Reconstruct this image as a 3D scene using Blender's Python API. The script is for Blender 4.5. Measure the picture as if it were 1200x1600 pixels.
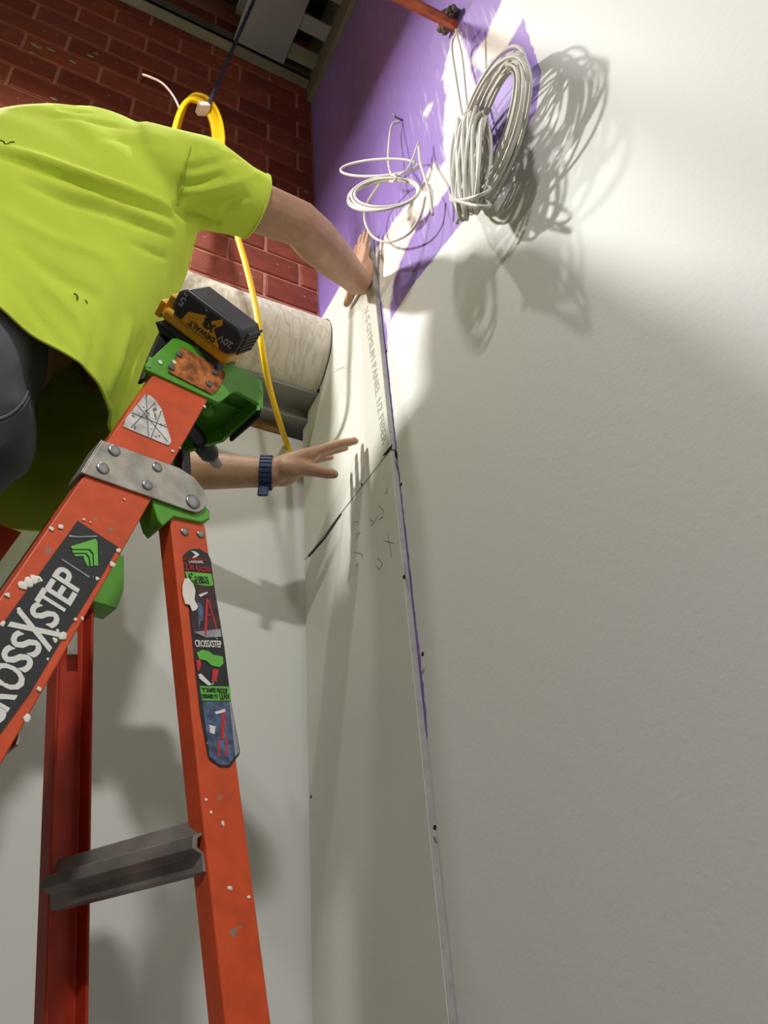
import bpy, bmesh, math, random
import numpy as np
from mathutils import Vector, Matrix
from mathutils.bvhtree import BVHTree

random.seed(7); rng = np.random.default_rng(7)
for o in list(bpy.data.objects): bpy.data.objects.remove(o, do_unlink=True)
scene = bpy.context.scene
COL = scene.collection

# ------------------------------------------------------------------ camera
# local frame: origin at the lens, X towards the right wall, Y along that wall into the room, Z up
CZ = 1.55                                   # lens height above the floor
R = np.array([[0.88278569, -0.46421339, -0.07207885],
              [0.22467201, 0.5519439, -0.80304447],
              [0.41256747, 0.69272206, 0.59154393]])
FPX = 1268.5
cam_d = bpy.data.cameras.new('camera'); cam = bpy.data.objects.new('camera', cam_d); COL.objects.link(cam)
cam_d.sensor_fit = 'VERTICAL'; cam_d.sensor_height = 24.0; cam_d.lens = 24.0 * FPX / 1600
cam_d.clip_start = 0.02
M = Matrix(((R[0][0], -R[1][0], -R[2][0], 0), (R[0][1], -R[1][1], -R[2][1], 0),
            (R[0][2], -R[1][2], -R[2][2], CZ), (0, 0, 0, 1)))
cam.matrix_world = M
scene.camera = cam

# ------------------------------------------------------------------ light and exposure
scene.view_settings.view_transform = 'Standard'; scene.view_settings.look = 'None'
scene.view_settings.gamma = 1.0; scene.view_settings.use_curve_mapping = False
scene.view_settings.exposure = 0.10
w = bpy.data.worlds.new('world'); scene.world = w; w.use_nodes = True
w.node_tree.nodes['Background'].inputs[0].default_value = (1.0, 0.97, 0.92, 1)
w.node_tree.nodes['Background'].inputs[1].default_value = 0.06

def area_light(name, loc, power, size, target=None, color=(1, 0.985, 0.945), spread=180):
    d = bpy.data.lights.new(name, 'AREA'); d.shape = 'DISK'; d.size = size; d.energy = power; d.color = color
    d.spread = math.radians(spread)
    o = bpy.data.objects.new(name, d); COL.objects.link(o)
    o.location = (loc[0], loc[1], loc[2] + CZ)
    t = Vector(target) if target else Vector((loc[0], loc[1], loc[2] - 1))
    o.rotation_euler = (t - Vector(loc)).to_track_quat('-Z', 'Y').to_euler()
    return o
area_light('ceiling_lamp_far', (-0.52, 1.22, 2.04), 43, 0.11)
area_light('ceiling_lamp_mid', (0.10, 0.72, 2.30), 7.0, 0.05)
area_light('ceiling_lamp_near', (-0.55, -1.20, 2.20), 62, 0.18)

# ------------------------------------------------------------------ helpers
def ray(x, y): return R.T @ np.array([(x - 600) / FPX, (y - 800) / FPX, 1.0])
def onx(x, y, D): r = ray(x, y); return r * D / r[0]
def ony(x, y, D): r = ray(x, y); return r * D / r[1]
def onz(x, y, D): r = ray(x, y); return r * D / r[2]
D = 0.64                                    # right wall
def nrm(v): v = np.asarray(v, float); return v / np.linalg.norm(v)

class MB:
    def __init__(s): s.v = []; s.f = []
    def add(s, v, f):
        n = len(s.v); s.v += [np.asarray(q, float) for q in v]; s.f += [tuple(i + n for i in q) for q in f]; return s
    def box(s, a, b):
        x0, y0, z0 = a; x1, y1, z1 = b
        return s.add([(x0,y0,z0),(x1,y0,z0),(x1,y1,z0),(x0,y1,z0),(x0,y0,z1),(x1,y0,z1),(x1,y1,z1),(x0,y1,z1)],
                     [(0,3,2,1),(4,5,6,7),(0,1,5,4),(1,2,6,5),(2,3,7,6),(3,0,4,7)])
    def obox(s, c, ax, half):               # oriented box
        c = np.asarray(c, float); ax = [np.asarray(a, float) for a in ax]
        vs = [c + sx*half[0]*ax[0] + sy*half[1]*ax[1] + sz*half[2]*ax[2] for sz in (-1,1) for sy in (-1,1) for sx in (-1,1)]
        return s.add(vs, [(0,2,3,1),(4,5,7,6),(0,1,5,4),(2,6,7,3),(0,4,6,2),(1,3,7,5)])
    def prism(s, poly, d):                  # polygon (3d points) extruded by the vector d
        n = len(poly); d = np.asarray(d, float); a = [np.asarray(q, float) for q in poly]
        f = [tuple(range(n))[::-1], tuple(range(n, 2*n))] + [(i, (i+1) % n, (i+1) % n + n, i + n) for i in range(n)]
        return s.add(a + [q + d for q in a], f)
    def loft(s, rings, caps=True, closed=True):
        n = len(rings[0]); v = [q for r in rings for q in r]; f = []
        for k in range(len(rings) - 1):
            for i in range(n if closed else n - 1):
                j = (i + 1) % n; f.append((k*n+i, k*n+j, (k+1)*n+j, (k+1)*n+i))
        if caps:
            f.append(tuple(range(n))[::-1]); f.append(tuple((len(rings)-1)*n + i for i in range(n)))
        return s.add(v, f)
    def tube(s, pts, rad, seg=10, closed=False, round_caps=False, flat=None):
        P = [np.asarray(q, float) for q in pts]; n = len(P)
        rad = [rad] * n if np.isscalar(rad) else list(rad)
        T = []
        for i in range(n):
            a = P[(i-1) % n] if (closed or i > 0) else P[i]; b = P[(i+1) % n] if (closed or i < n-1) else P[i]
            T.append(nrm(b - a))
        ref = np.array(flat, float) if flat is not None else np.array([0.31, 0.52, 0.79])
        if abs(T[0] @ nrm(ref)) > .95: ref = np.array([1., 0, 0])
        N = nrm(ref - (ref @ T[0]) * T[0]); rings = []; fr = []
        for i in range(n):
            N = nrm(N - (N @ T[i]) * T[i]); B = np.cross(T[i], N); fr.append((N, B))
        def ring(c, r, N, B): return [c + r*(math.cos(2*math.pi*k/seg)*N + math.sin(2*math.pi*k/seg)*B) for k in range(seg)]
        if round_caps and not closed:
            for a in (80, 60, 35, 15): rings.append(ring(P[0] - T[0]*rad[0]*math.sin(math.radians(a)), rad[0]*math.cos(math.radians(a)), *fr[0]))
        for i in range(n): rings.append(ring(P[i], rad[i], *fr[i]))
        if round_caps and not closed:
            for a in (15, 35, 60, 80): rings.append(ring(P[-1] + T[-1]*rad[-1]*math.sin(math.radians(a)), rad[-1]*math.cos(math.radians(a)), *fr[-1]))
        if closed:
            # avoid a twist at the seam
            rings.append(rings[0]); return s.loft(rings, caps=False)
        return s.loft(rings)
    def disc(s, c, n, r, h, seg=16, dome=0.0):
        c = np.asarray(c, float); n = nrm(n); a = nrm(np.cross(n, (0.3, 0.5, 0.8))); b = np.cross(n, a)
        cs = [(math.cos(2*math.pi*k/seg), math.sin(2*math.pi*k/seg)) for k in range(seg)]
        rings = [[c + r*(x*a + y*b) for x, y in cs], [c + h*n + r*(x*a + y*b) for x, y in cs]]
        if dome:
            for q in (.85, .55, .2): rings.append([c + (h + dome*math.sqrt(1-q*q))*n + r*q*(x*a + y*b) for x, y in cs])
        return s.loft(rings)
    def ell(s, c, ax, rad, nu=16, nv=10):
        c = np.asarray(c, float); ax = [np.asarray(a, float) for a in ax]; rings = []
        for i in range(1, nv):
            t = math.pi*i/nv
            rings.append([c + ax[2]*rad[2]*math.cos(t) + math.sin(t)*(ax[0]*rad[0]*math.cos(2*math.pi*k/nu) + ax[1]*rad[1]*math.sin(2*math.pi*k/nu)) for k in range(nu)])
        return s.loft(rings)
    def build(s, name, mat, parent=None, smooth=False, bevel=0, org=None):
        me = bpy.data.meshes.new(name)
        o = bpy.data.objects.new(name, me); COL.objects.link(o)
        if parent is not None: org = np.array(parent['_o'])
        elif org is None: org = np.array([0, 0, -CZ])
        org = np.asarray(org, float)
        me.from_pydata([tuple(q - org) for q in s.v], [], s.f)
        bm = bmesh.new(); bm.from_mesh(me); bmesh.ops.recalc_face_normals(bm, faces=bm.faces); bm.to_mesh(me); bm.free()
        if smooth:
            for p in me.polygons: p.use_smooth = True
        me.materials.append(mat)
        if parent is not None: o.parent = parent
        else: o.location = (org[0], org[1], org[2] + CZ)
        o['_o'] = [float(q) for q in org]
        if bevel:
            m = o.modifiers.new('bevel', 'BEVEL'); m.width = bevel; m.segments = 2; m.limit_method = 'ANGLE'; m.angle_limit = math.radians(40)
            for p in me.polygons: p.use_smooth = True
            w_ = o.modifiers.new('wn', 'WEIGHTED_NORMAL'); w_.keep_sharp = True
        return o

def tag(o, label, cat, group=None):
    o['label'] = label; o['category'] = cat
    if group: o['group'] = group
    return o
def thing(name, loc, label, cat, group=None):
    o = bpy.data.objects.new(name, None); COL.objects.link(o)
    o.location = (loc[0], loc[1], loc[2] + CZ); o['_o'] = [float(q) for q in loc]
    o.empty_display_size = 0.05
    return tag(o, label, cat, group)
def struct(o): o['kind'] = 'structure'; return o

def hexc(r, g, b):
    f = lambda c: (c/255/12.92) if c/255 <= .04045 else ((c/255 + .055)/1.055)**2.4
    return (f(r), f(g), f(b), 1)

def mat(name, col, rough=.6, metal=0, var=0.0, vscale=20, bump=0.0, bscale=60, col2=None, spec=None, sub=0.0, detail=4):
    m = bpy.data.materials.new(name); m.use_nodes = True; nt = m.node_tree; b = nt.nodes['Principled BSDF']
    b.inputs['Roughness'].default_value = rough; b.inputs['Metallic'].default_value = metal
    if spec is not None: b.inputs['Specular IOR Level'].default_value = spec
    if sub: b.inputs['Subsurface Weight'].default_value = sub; b.inputs['Subsurface Radius'].default_value = (.02, .008, .004); b.inputs['Subsurface Scale'].default_value = .3
    b.inputs['Base Color'].default_value = col
    tc = nt.nodes.new('ShaderNodeTexCoord')
    if var or col2:
        n = nt.nodes.new('ShaderNodeTexNoise'); n.inputs['Scale'].default_value = vscale; n.inputs['Detail'].default_value = detail
        nt.links.new(tc.outputs['Object'], n.inputs['Vector'])
        r = nt.nodes.new('ShaderNodeValToRGB'); r.color_ramp.elements[0].position = .35; r.color_ramp.elements[1].position = .65
        c0 = tuple(max(0, c*(1-var)) for c in col[:3]) + (1,); c1 = col2 if col2 else tuple(min(1, c*(1+var)) for c in col[:3]) + (1,)
        if col2: c0 = col
        r.color_ramp.elements[0].color = c0; r.color_ramp.elements[1].color = c1
        nt.links.new(n.outputs['Fac'], r.inputs['Fac']); nt.links.new(r.outputs['Color'], b.inputs['Base Color'])
    if bump:
        n2 = nt.nodes.new('ShaderNodeTexNoise'); n2.inputs['Scale'].default_value = bscale; n2.inputs['Detail'].default_value = 3
        nt.links.new(tc.outputs['Object'], n2.inputs['Vector'])
        bp = nt.nodes.new('ShaderNodeBump'); bp.inputs['Strength'].default_value = 1; bp.inputs['Distance'].default_value = bump
        nt.links.new(n2.outputs['Fac'], bp.inputs['Height']); nt.links.new(bp.outputs['Normal'], b.inputs['Normal'])
    return m

def speckle(m, col, scale=90, thr=.68, width=.03, stretch=None):
    """sprinkle spots of another colour over a material's base colour"""
    nt = m.node_tree; b = nt.nodes['Principled BSDF']
    tc = nt.nodes.new('ShaderNodeTexCoord'); n = nt.nodes.new('ShaderNodeTexNoise'); n.inputs['Scale'].default_value = scale; n.inputs['Detail'].default_value = 2
    src = tc.outputs['Object']
    if stretch:
        mp = nt.nodes.new('ShaderNodeMapping'); mp.inputs['Scale'].default_value = stretch; nt.links.new(src, mp.inputs['Vector']); src = mp.outputs['Vector']
    nt.links.new(src, n.inputs['Vector'])
    r = nt.nodes.new('ShaderNodeValToRGB'); r.color_ramp.elements[0].position = thr; r.color_ramp.elements[1].position = thr + width
    r.color_ramp.elements[0].color = (0,0,0,1); r.color_ramp.elements[1].color = (1,1,1,1)
    nt.links.new(n.outputs['Fac'], r.inputs['Fac'])
    mx = nt.nodes.new('ShaderNodeMix'); mx.data_type = 'RGBA'
    s = b.inputs['Base Color']
    if s.links: nt.links.new(s.links[0].from_socket, mx.inputs['A'])
    else: mx.inputs['A'].default_value = s.default_value
    mx.inputs['B'].default_value = col
    nt.links.new(r.outputs['Color'], mx.inputs['Factor']); nt.links.new(mx.outputs['Result'], s)
    return m

# ------------------------------------------------------------------ materials
WHITE_WALL = (0.70, 0.705, 0.68, 1)
M_back = mat('painted_plaster', WHITE_WALL, .55, bump=.0002, bscale=110, var=.015, vscale=3)
M_board = mat('gypsum_paper', (0.64, 0.64, 0.58, 1), .8, var=.03, vscale=5, bump=.0002, bscale=200)
M_bedge = mat('gypsum_core', (0.42, 0.40, 0.40, 1), .9, var=.1, vscale=60)
bricks_m = []
for i, c in enumerate([(150,72,50), (140,64,45), (160,80,55), (132,60,44), (147,74,56)]):
    bricks_m.append(speckle(mat('brick_red_%d' % i, hexc(*c), .75, var=.12, vscale=25, bump=.0008, bscale=140), (.45,.40,.36,1), 45, .72, .02))
M_mortar = mat('mortar_pink', hexc(206,142,122), .9, var=.10, vscale=30, bump=.001, bscale=120)
M_steel = mat('galvanised_steel', hexc(150,152,150), .45, .6, var=.12, vscale=12)
M_dsteel = mat('grey_painted_steel', hexc(128,130,134), .55, .1, var=.08, vscale=4)
M_deck = mat('dark_deck', hexc(58,56,54), .7, .2, var=.3, vscale=6)
M_olive = mat('dusty_angle', hexc(118,114,100), .6, .1, var=.15, vscale=14)
M_pine = mat('brown_timber', hexc(120,88,48), .8, var=.2, vscale=30)
M_duct = mat('plastered_wrap', (0.66, 0.62, 0.54, 1), .9, bump=.003, bscale=40, var=.08, vscale=8)
M_copper = mat('dull_copper', hexc(176,96,62), .42, .7, var=.3, vscale=25)
M_rag = mat('crumpled_wrap', hexc(120,112,98), .8, col2=hexc(34,28,24), vscale=60)
M_wire = mat('white_cable_jacket', (0.62, 0.60, 0.545, 1), .45)
M_grout = mat('joint_compound', (0.80, 0.78, 0.70, 1), .7, var=.04, vscale=30, bump=.001, bscale=50)
M_orange = speckle(mat('orange_fibreglass', hexc(208,78,34), .42, var=.10, vscale=40, bump=.00025, bscale=300), hexc(150,120,105), 60, .70, .03)
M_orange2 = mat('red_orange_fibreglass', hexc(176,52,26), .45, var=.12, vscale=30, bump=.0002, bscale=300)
M_green = speckle(mat('green_plastic', hexc(88,160,44), .38, var=.08, vscale=30), hexc(175,195,150), 70, .72, .03)
M_alu = mat('scuffed_aluminium', hexc(172,168,160), .42, .75, var=.25, vscale=35, bump=.0002, bscale=200)
M_alu2 = mat('dull_aluminium_step', hexc(150,143,138), .5, .55, var=.35, vscale=14)
M_rivet = mat('rivet_steel', hexc(150,150,150), .35, .9, var=.15, vscale=60)
M_black = speckle(mat('black_vinyl', hexc(34,36,38), .45, var=.1, vscale=40), hexc(190,190,185), 130, .74, .02)
M_lwhite = speckle(mat('white_ink', hexc(226,226,222), .5), hexc(120,120,118), 120, .70, .03)
M_lgreen = mat('green_ink', hexc(104,186,70), .5, var=.05)
M_lred = mat('red_ink', hexc(200,44,52), .5)
M_lblue = mat('blue_grey_ink', hexc(80,96,128), .5, var=.5, vscale=120)
M_lmaroon = mat('maroon_ink', hexc(62,36,42), .5, var=.4, vscale=100)
M_lgrey = mat('grey_ink', hexc(150,152,160), .5, var=.2, vscale=100)
M_refl = speckle(mat('worn_reflective_tape', hexc(205,203,198), .4, .1, var=.25, vscale=60), hexc(110,104,100), 110, .60, .05)
M_rust = speckle(mat('worn_orange_pad', hexc(120,70,38), .85, col2=hexc(214,126,62), vscale=70, bump=.003, bscale=110), hexc(230,210,180), 150, .69, .03)
M_lead = mat('grey_screw_head', hexc(110,112,116), .5, .5, var=.3, vscale=150)
M_rubber = mat('black_rubber', hexc(24,24,24), .6, var=.3, vscale=40)
M_tool = speckle(mat('black_tool_plastic', hexc(42,43,45), .45, var=.1, vscale=60), hexc(205,205,200), 140, .745, .015)
M_yel = mat('yellow_tool_plastic', hexc(222,158,22), .42, var=.08, vscale=60)
M_chuck = mat('grey_chuck', hexc(165,160,155), .35, .5)
M_cord = mat('yellow_cord', hexc(250,205,12), .38)
M_rope = mat('dark_blue_rope', hexc(40,44,66), .8, col2=hexc(80,84,104), vscale=220)
M_tape = mat('white_tape', hexc(228,218,212), .6)
M_skin = mat('skin', (0.47, 0.262, 0.160, 1), .5, var=.10, vscale=28, bump=.0006, bscale=180, sub=.12)
M_nail = mat('fingernail', (0.56, 0.36, 0.29, 1), .35)
M_shirt = mat('hi_vis_cotton', (0.615, 0.755, 0.075, 1), .85, var=.04, vscale=9, bump=.0006, bscale=500, spec=.2)
M_hem = mat('hi_vis_rib', (0.65, 0.785, 0.10, 1), .85, spec=.2)
M_seam2 = mat('shirt_seam', (0.40, 0.50, 0.04, 1), .9)
M_trous = mat('charcoal_twill', hexc(112,112,120), .9, var=.12, vscale=14, bump=.0012, bscale=40, spec=.15)
M_seam = mat('trouser_seam', hexc(110,110,116), .9)
M_hair = mat('dark_hair', hexc(36,28,24), .6)
M_boot = mat('brown_boot', hexc(96,66,40), .7)
M_strap = mat('navy_strap', hexc(34,50,92), .55, var=.15, vscale=60)
M_case = mat('watch_metal', hexc(190,190,190), .25, .9)
M_ink = mat('faint_print', hexc(170,168,158), .8)
M_pencil = mat('pencil', hexc(120,116,110), .8)
M_dark = mat('dark_gap', hexc(26,24,22), .9)
M_splat = mat('dry_plaster_splash', hexc(150,140,128), .9, var=.1, vscale=80)
M_raw = mat('bare_grey_plaster', hexc(120,117,112), .9, var=.06, vscale=3)
M_floor = mat('concrete', hexc(112,108,104), .8, var=.1, vscale=4)

# ------------------------------------------------------------------ right wall (painted board with unpainted purple board and joint compound)
def sdf(poly, P):
    P = np.asarray(P, float); poly = np.asarray(poly, float); d = np.full(len(P), 1e9); inside = np.zeros(len(P), bool); n = len(poly)
    for i in range(n):
        a = poly[i]; b = poly[(i+1) % n]; e = b - a; v = P - a
        t = np.clip((v @ e)/(e @ e), 0, 1); q = v - t[:, None]*e; d = np.minimum(d, np.hypot(q[:,0], q[:,1]))
        c = ((a[1] > P[:,1]) != (b[1] > P[:,1])) & (P[:,0] < (b[0]-a[0])*(P[:,1]-a[1])/((b[1]-a[1]) or 1e-12) + a[0])
        inside ^= c
    return np.where(inside, -d, d)
def wallpts(l): return [tuple(onx(x, y, D)[1:]) for x, y in l]
purple = wallpts([(603,512),(640,452),(680,400),(735,331),(800,246),(838,170),(846,112),(822,45),(812,0)]) + [(.43,1.9),(.44,3.0),(1.46,3.0),(1.46,1.37)]
fringe = [(1.03,1.40),(.990,1.37),(1.002,1.28),(1.0045,1.15),(1.0055,.9),(1.0025,.7),(1.0015,.52),(1.006,.44),(1.03,.44)]
mud1 = wallpts([(606,520),(596,470),(583,398),(600,372),(620,338),(642,312),(668,285),(697,252),(692,200),(697,150),(692,118),(708,55),(720,55),(733,100),(748,160),(735,235),(708,280),(690,310),(655,345),(632,395),(614,440)])
mud2 = wallpts([(736,100),(754,112),(775,88),(794,72),(816,32),(832,0)]) + wallpts([(848,-60),(800,-60)]) + wallpts([(781,8),(762,55),(745,80)])
mud3 = wallpts([(670,160),(676,165),(668,185),(660,178)]); mud4 = wallpts([(676,255),(690,262),(668,290),(660,285)])
ys = list(np.arange(-2.6, .3, .29)) + list(np.arange(.3, 1.46, .012)) + [1.46, 1.6]
zs = list(np.arange(-1.55, .3, .37)) + list(np.arange(.3, 1.2, .03)) + list(np.arange(1.2, 2.05, .012)) + list(np.arange(2.05, 3.4, .1))
wm = MB()
YY, ZZ = np.meshgrid(ys, zs, indexing='ij'); pts = np.stack([YY.ravel(), ZZ.ravel()], 1)
ny, nz = len(ys), len(zs)
wm.v = [np.array([D, a, b]) for a, b in pts]
wm.f = [(i*nz+j, i*nz+j+1, (i+1)*nz+j+1, (i+1)*nz+j) for i in range(ny-1) for j in range(nz-1)]
m = bpy.data.materials.new('right_wall_finish'); m.use_nodes = True; nt = m.node_tree; bs = nt.nodes['Principled BSDF']
wall_right = wm.build('wall_right', m); struct(wall_right)
tn = MB().box((D+.002, -2.6, -1.55), (D+.12, 1.7, 3.4)); bk = tn.build('stud_backing', M_dsteel, wall_right)
for nm, val in (('purple', np.minimum(sdf(purple, pts), sdf(fringe, pts))), ('mud', np.minimum.reduce([sdf(q, pts) for q in (mud1, mud2, mud3, mud4)]))):
    at = wall_right.data.attributes.new(nm, 'FLOAT', 'POINT'); at.data.foreach_set('value', val.astype(np.float32))
def N(t, **k):
    n = nt.nodes.new(t)
    for a, b in k.items(): setattr(n, a, b)
    return n
def L(a, b): nt.links.new(a, b)
tc = N('ShaderNodeTexCoord')
def noise(scale, detail=4, vec=None):
    n = N('ShaderNodeTexNoise'); n.inputs['Scale'].default_value = scale; n.inputs['Detail'].default_value = detail
    L(vec if vec else tc.outputs['Object'], n.inputs['Vector']); return n.outputs['Fac']
def mth(op, a, b=None, clamp=False):
    n = N('ShaderNodeMath', operation=op, use_clamp=clamp)
    for i, q in enumerate((a, b)):
        if q is None: continue
        if isinstance(q, (int, float)): n.inputs[i].default_value = q
        else: L(q, n.inputs[i])
    return n.outputs[0]
def mask(attr, amp, sc, soft):
    a = N('ShaderNodeAttribute', attribute_name=attr); d = mth('ADD', a.outputs['Fac'], mth('MULTIPLY', mth('SUBTRACT', noise(sc, 6), .5), amp))
    return mth('SUBTRACT', 1.0, mth('DIVIDE', mth('ADD', d, soft), 2*soft, True), True)
def mix(f, a, b):
    n = N('ShaderNodeMix', data_type='RGBA')
    L(f, n.inputs['Factor'])
    for q, s in ((a, 'A'), (b, 'B')):
        if isinstance(q, tuple): n.inputs[s].default_value = q
        else: L(q, n.inputs[s])
    return n.outputs['Result']
mp = N('ShaderNodeMapping'); mp.inputs['Rotation'].default_value = (math.radians(-42), 0, 0); mp.inputs['Scale'].default_value = (1, 26, 2.4); L(tc.outputs['Object'], mp.inputs['Vector'])
streak = noise(3.2, 5, mp.outputs['Vector'])
pm = mask('purple', .010, 60, .0012); mm = mask('mud', .030, 34, .006)
# thin smears of compound dragged over the purple paper around the thick band
a = N('ShaderNodeAttribute', attribute_name='mud')
near = mth('SUBTRACT', 1.0, mth('DIVIDE', a.outputs['Fac'], .10, True), True)
smear = mth('MULTIPLY', near, mth('MULTIPLY', mth('SUBTRACT', streak, .55), 5.0, True))
haze = mth('MULTIPLY', mth('MULTIPLY', mth('SUBTRACT', streak, .56), 5.0, True), .16)
pur = mix(mth('MAXIMUM', mth('MULTIPLY', smear, .75), haze), hexc(140,113,186), (.72,.68,.74,1))
inner = mth('MULTIPLY', mm, mth('SUBTRACT', 1.0, mth('MULTIPLY', mth('MULTIPLY', mth('SUBTRACT', streak, .60), 6.0, True), .35)))
pur = mix(inner, pur, (.83,.80,.72,1))
col = mix(pm, WHITE_WALL, pur); L(col, bs.inputs['Base Color'])
bs.inputs['Roughness'].default_value = .55
bp = N('ShaderNodeBump'); bp.inputs['Distance'].default_value = .00028; bp.inputs['Strength'].default_value = 1
hgt = mth('ADD', noise(110, 3), mth('MULTIPLY', mm, 3.0)); L(hgt, bp.inputs['Height']); L(bp.outputs['Normal'], bs.inputs['Normal'])

# ------------------------------------------------------------------ back wall, floor, other walls, ceiling steel
YB, YL, ZL = 1.3227, 1.436, 1.39            # brick face, lower plaster face, its top
struct(MB().box((-2.6, YL, -1.55), (D-.0005, YL+.016, ZL)).build('wall_back_lower', M_back))
fl = struct(MB().box((-2.6, -2.6, -1.6), (D, 1.7, -1.55)).build('floor', M_floor))
struct(MB().box((-2.7, -2.6, -1.55), (-2.6, 1.7, 3.4)).build('wall_left', M_raw))
struct(MB().box((-2.6, -2.7, -1.55), (D, -2.6, 3.4)).build('wall_front', M_raw))
bw = struct(MB().box((-2.6, YB+.005, 1.712), (D, YB+.10, 3.40)).build('wall_back_brick', M_mortar))
CH, BL, J = .0973, .2085, .010
bmesh_v = []
def brick_mesh(k, length, height=None):
    me = bpy.data.meshes.new('brick'); bm = bmesh.new(); b = .0025; r = random.Random(k)
    mb = MB(); L2, H2, d = length/2, (height or CH-J)/2, .016
    ring = lambda i, y: [(sx*(L2-i)+r.uniform(-.0006,.0006), y, sz*(H2-i)+r.uniform(-.0006,.0006)) for sx, sz in ((-1,-1),(0,-1),(1,-1),(1,0),(1,1),(0,1),(-1,1),(-1,0))]
    mb.loft([ring(0, d), ring(0, b), ring(b, 0)])
    me.from_pydata([tuple(q) for q in mb.v], [], mb.f); bm.from_mesh(me); bmesh.ops.recalc_face_normals(bm, faces=bm.faces); bm.to_mesh(me); bm.free()
    me.materials.append(bricks_m[k % 5]); return me
full = [brick_mesh(k, BL-J) for k in range(10)]
zrow0 = 1.857
for row in range(-2, 14):
    zc = zrow0 + row*CH + CH/2 + .0004
    off = .5836 if row % 2 == 0 else .4806; hh = None
    if row == -2: zc, hh = (1.714 + zrow0 - CH - J/2)/2, zrow0 - CH - J/2 - 1.714
    x1 = off + BL*3
    while x1 > -1.25:
        x0 = x1 - BL; a_, b_ = max(x0, -2) + J/2, min(x1, D) - J/2
        if b_ - a_ > .02 and x0 < D:
            if hh or b_ - a_ < BL - J - .001:
                me = brick_mesh(random.randrange(5), b_ - a_, hh)
            else: me = full[random.randrange(10)]
            o = bpy.data.objects.new('brick', me); COL.objects.link(o); o.parent = bw
            o.location = ((a_+b_)/2, YB + random.uniform(-.0008, .0008), zc + CZ)
        x1 -= BL
# plaster splashes thrown on the brick
for px, py, r in ((57,72,.014),(50,83,.008),(80,78,.012),(114,97,.010),(140,87,.012),(150,84,.008),(85,155,.010),(408,235,.008),(470,268,.007),(430,225,.006),(478,300,.007),(484,330,.007)):
    c = ony(px, py, YB - .0005); n = 9; sp = MB(); random.random()
    sp.prism([c + np.array([r*random.uniform(.5,1.3)*math.cos(2*math.pi*k/n), 0, .6*r*random.uniform(.4,1.2)*math.sin(2*math.pi*k/n)]) for k in range(n)], (0, -.002, 0))
    sp.build('plaster_splash', M_splat, bw)

# steel lintel and timber packing above the lower wall
lt = thing('steel_lintel', (0, YL, 1.39), 'grey galvanised steel lintel angle under the plastered pipe, above the lower white wall', 'lintel')
MB().box((-2.0, YB+.005, 1.455), (D-.001, 1.402, 1.468)).build('upper_flange', M_steel, lt, bevel=.0015)
MB().prism([(-2.0,1.398,1.456),(-2.0,1.405,1.456),(-2.0,1.405,1.425),(-2.0,1.398,1.425)], (2.0+D-.001,0,0)).build('web', M_steel, lt)
MB().box((-2.0, 1.392, 1.419), (D-.001, YL+.03, 1.425)).build('lower_flange', M_steel, lt, bevel=.001)
tag(MB().box((-2.0, YL-.004, ZL+.0005), (D-.06, YL+.03, 1.418)).build('timber_packer', M_pine), 'brown timber packing strip between the white wall top and the steel lintel', 'timber strip')

# plastered pipe run
dr = 0.122; dc = (1.352, 1.585)
rings = []
nseg = 56
for i in range(90):
    x = D - .002 - i*(2.6/89)
    x = D - .0135 - (i/89)**1.6*2.4
    rings.append([np.array([x, dc[0] + (dr + .0018*math.sin(9*x+3*t) + .0012*math.sin(23*x-7*t))*math.cos(t), dc[1] + (dr + .0018*math.sin(7*x+2*t))*math.sin(t)]) for t in np.linspace(0, 2*math.pi, nseg, endpoint=False)])
tag(MB().loft(rings).build('plastered_pipe', M_duct, smooth=True, org=(0, dc[0], dc[1])), 'fat off-white plaster-wrapped pipe running along the foot of the brick wall', 'pipe')
nt = M_duct.node_tree; bs = nt.nodes['Principled BSDF']; tc = N('ShaderNodeTexCoord')
mp = N('ShaderNodeMapping'); mp.inputs['Scale'].default_value = (30, 5, 5); L(tc.outputs['Object'], mp.inputs['Vector'])
nn = N('ShaderNodeTexNoise'); nn.inputs['Scale'].default_value = 1.6; nn.inputs['Detail'].default_value = 4; nn.inputs['Distortion'].default_value = 1.2; L(mp.outputs['Vector'], nn.inputs['Vector'])
rr = N('ShaderNodeValToRGB'); e = rr.color_ramp.elements
e[0].position = .40; e[0].color = (.66,.62,.54,1); e[1].position = .47; e[1].color = (.53,.48,.40,1); q = e.new(.54); q.color = (.66,.62,.54,1)
L(nn.outputs['Fac'], rr.inputs['Fac']); L(rr.outputs['Color'], bs.inputs['Base Color'])

# ceiling: deck, grey steel soffit boxes, dusty ledger angle, edge angle on the right wall
ck = struct(MB().box((-2.6, -2.6, 3.38), (D, 1.7, 3.44)).build('ceiling', M_deck))
for k in range(9):
    MB().prism([(-2.6, 1.25-.16*k, 3.38), (-2.6, 1.19-.16*k, 3.38), (-2.6, 1.20-.16*k, 3.32), (-2.6, 1.24-.16*k, 3.32)], (2.6+D-.01, 0, 0)).build('deck_rib', M_dsteel if k % 3 == 1 else M_deck, ck)
tag(MB().box((-2.6, 1.285, 2.985), (D-.021, YB-.001, 3.005)).add(*(lambda m_: (m_.v, m_.f))(MB().box((-2.6, 1.285, 2.985), (D-.021, 1.290, 3.06)))).build('ledger_angle', M_olive, bevel=.002),
    'dusty grey-brown steel ledger angle running along the top of the brick', 'ledger')
x0, x1 = ony(364, 81, 1.275)[0], ony(445, 122, 1.275)[0]
sb = thing('steel_beam', (x0, 1.26, 3.007), 'wide flat grey steel beam overhead beside the dark rope', 'beam')
MB().box((x0, -2.5, 3.007), (x1, 1.316, 3.016)).build('bottom_flange', M_dsteel, sb, bevel=.002)
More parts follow.
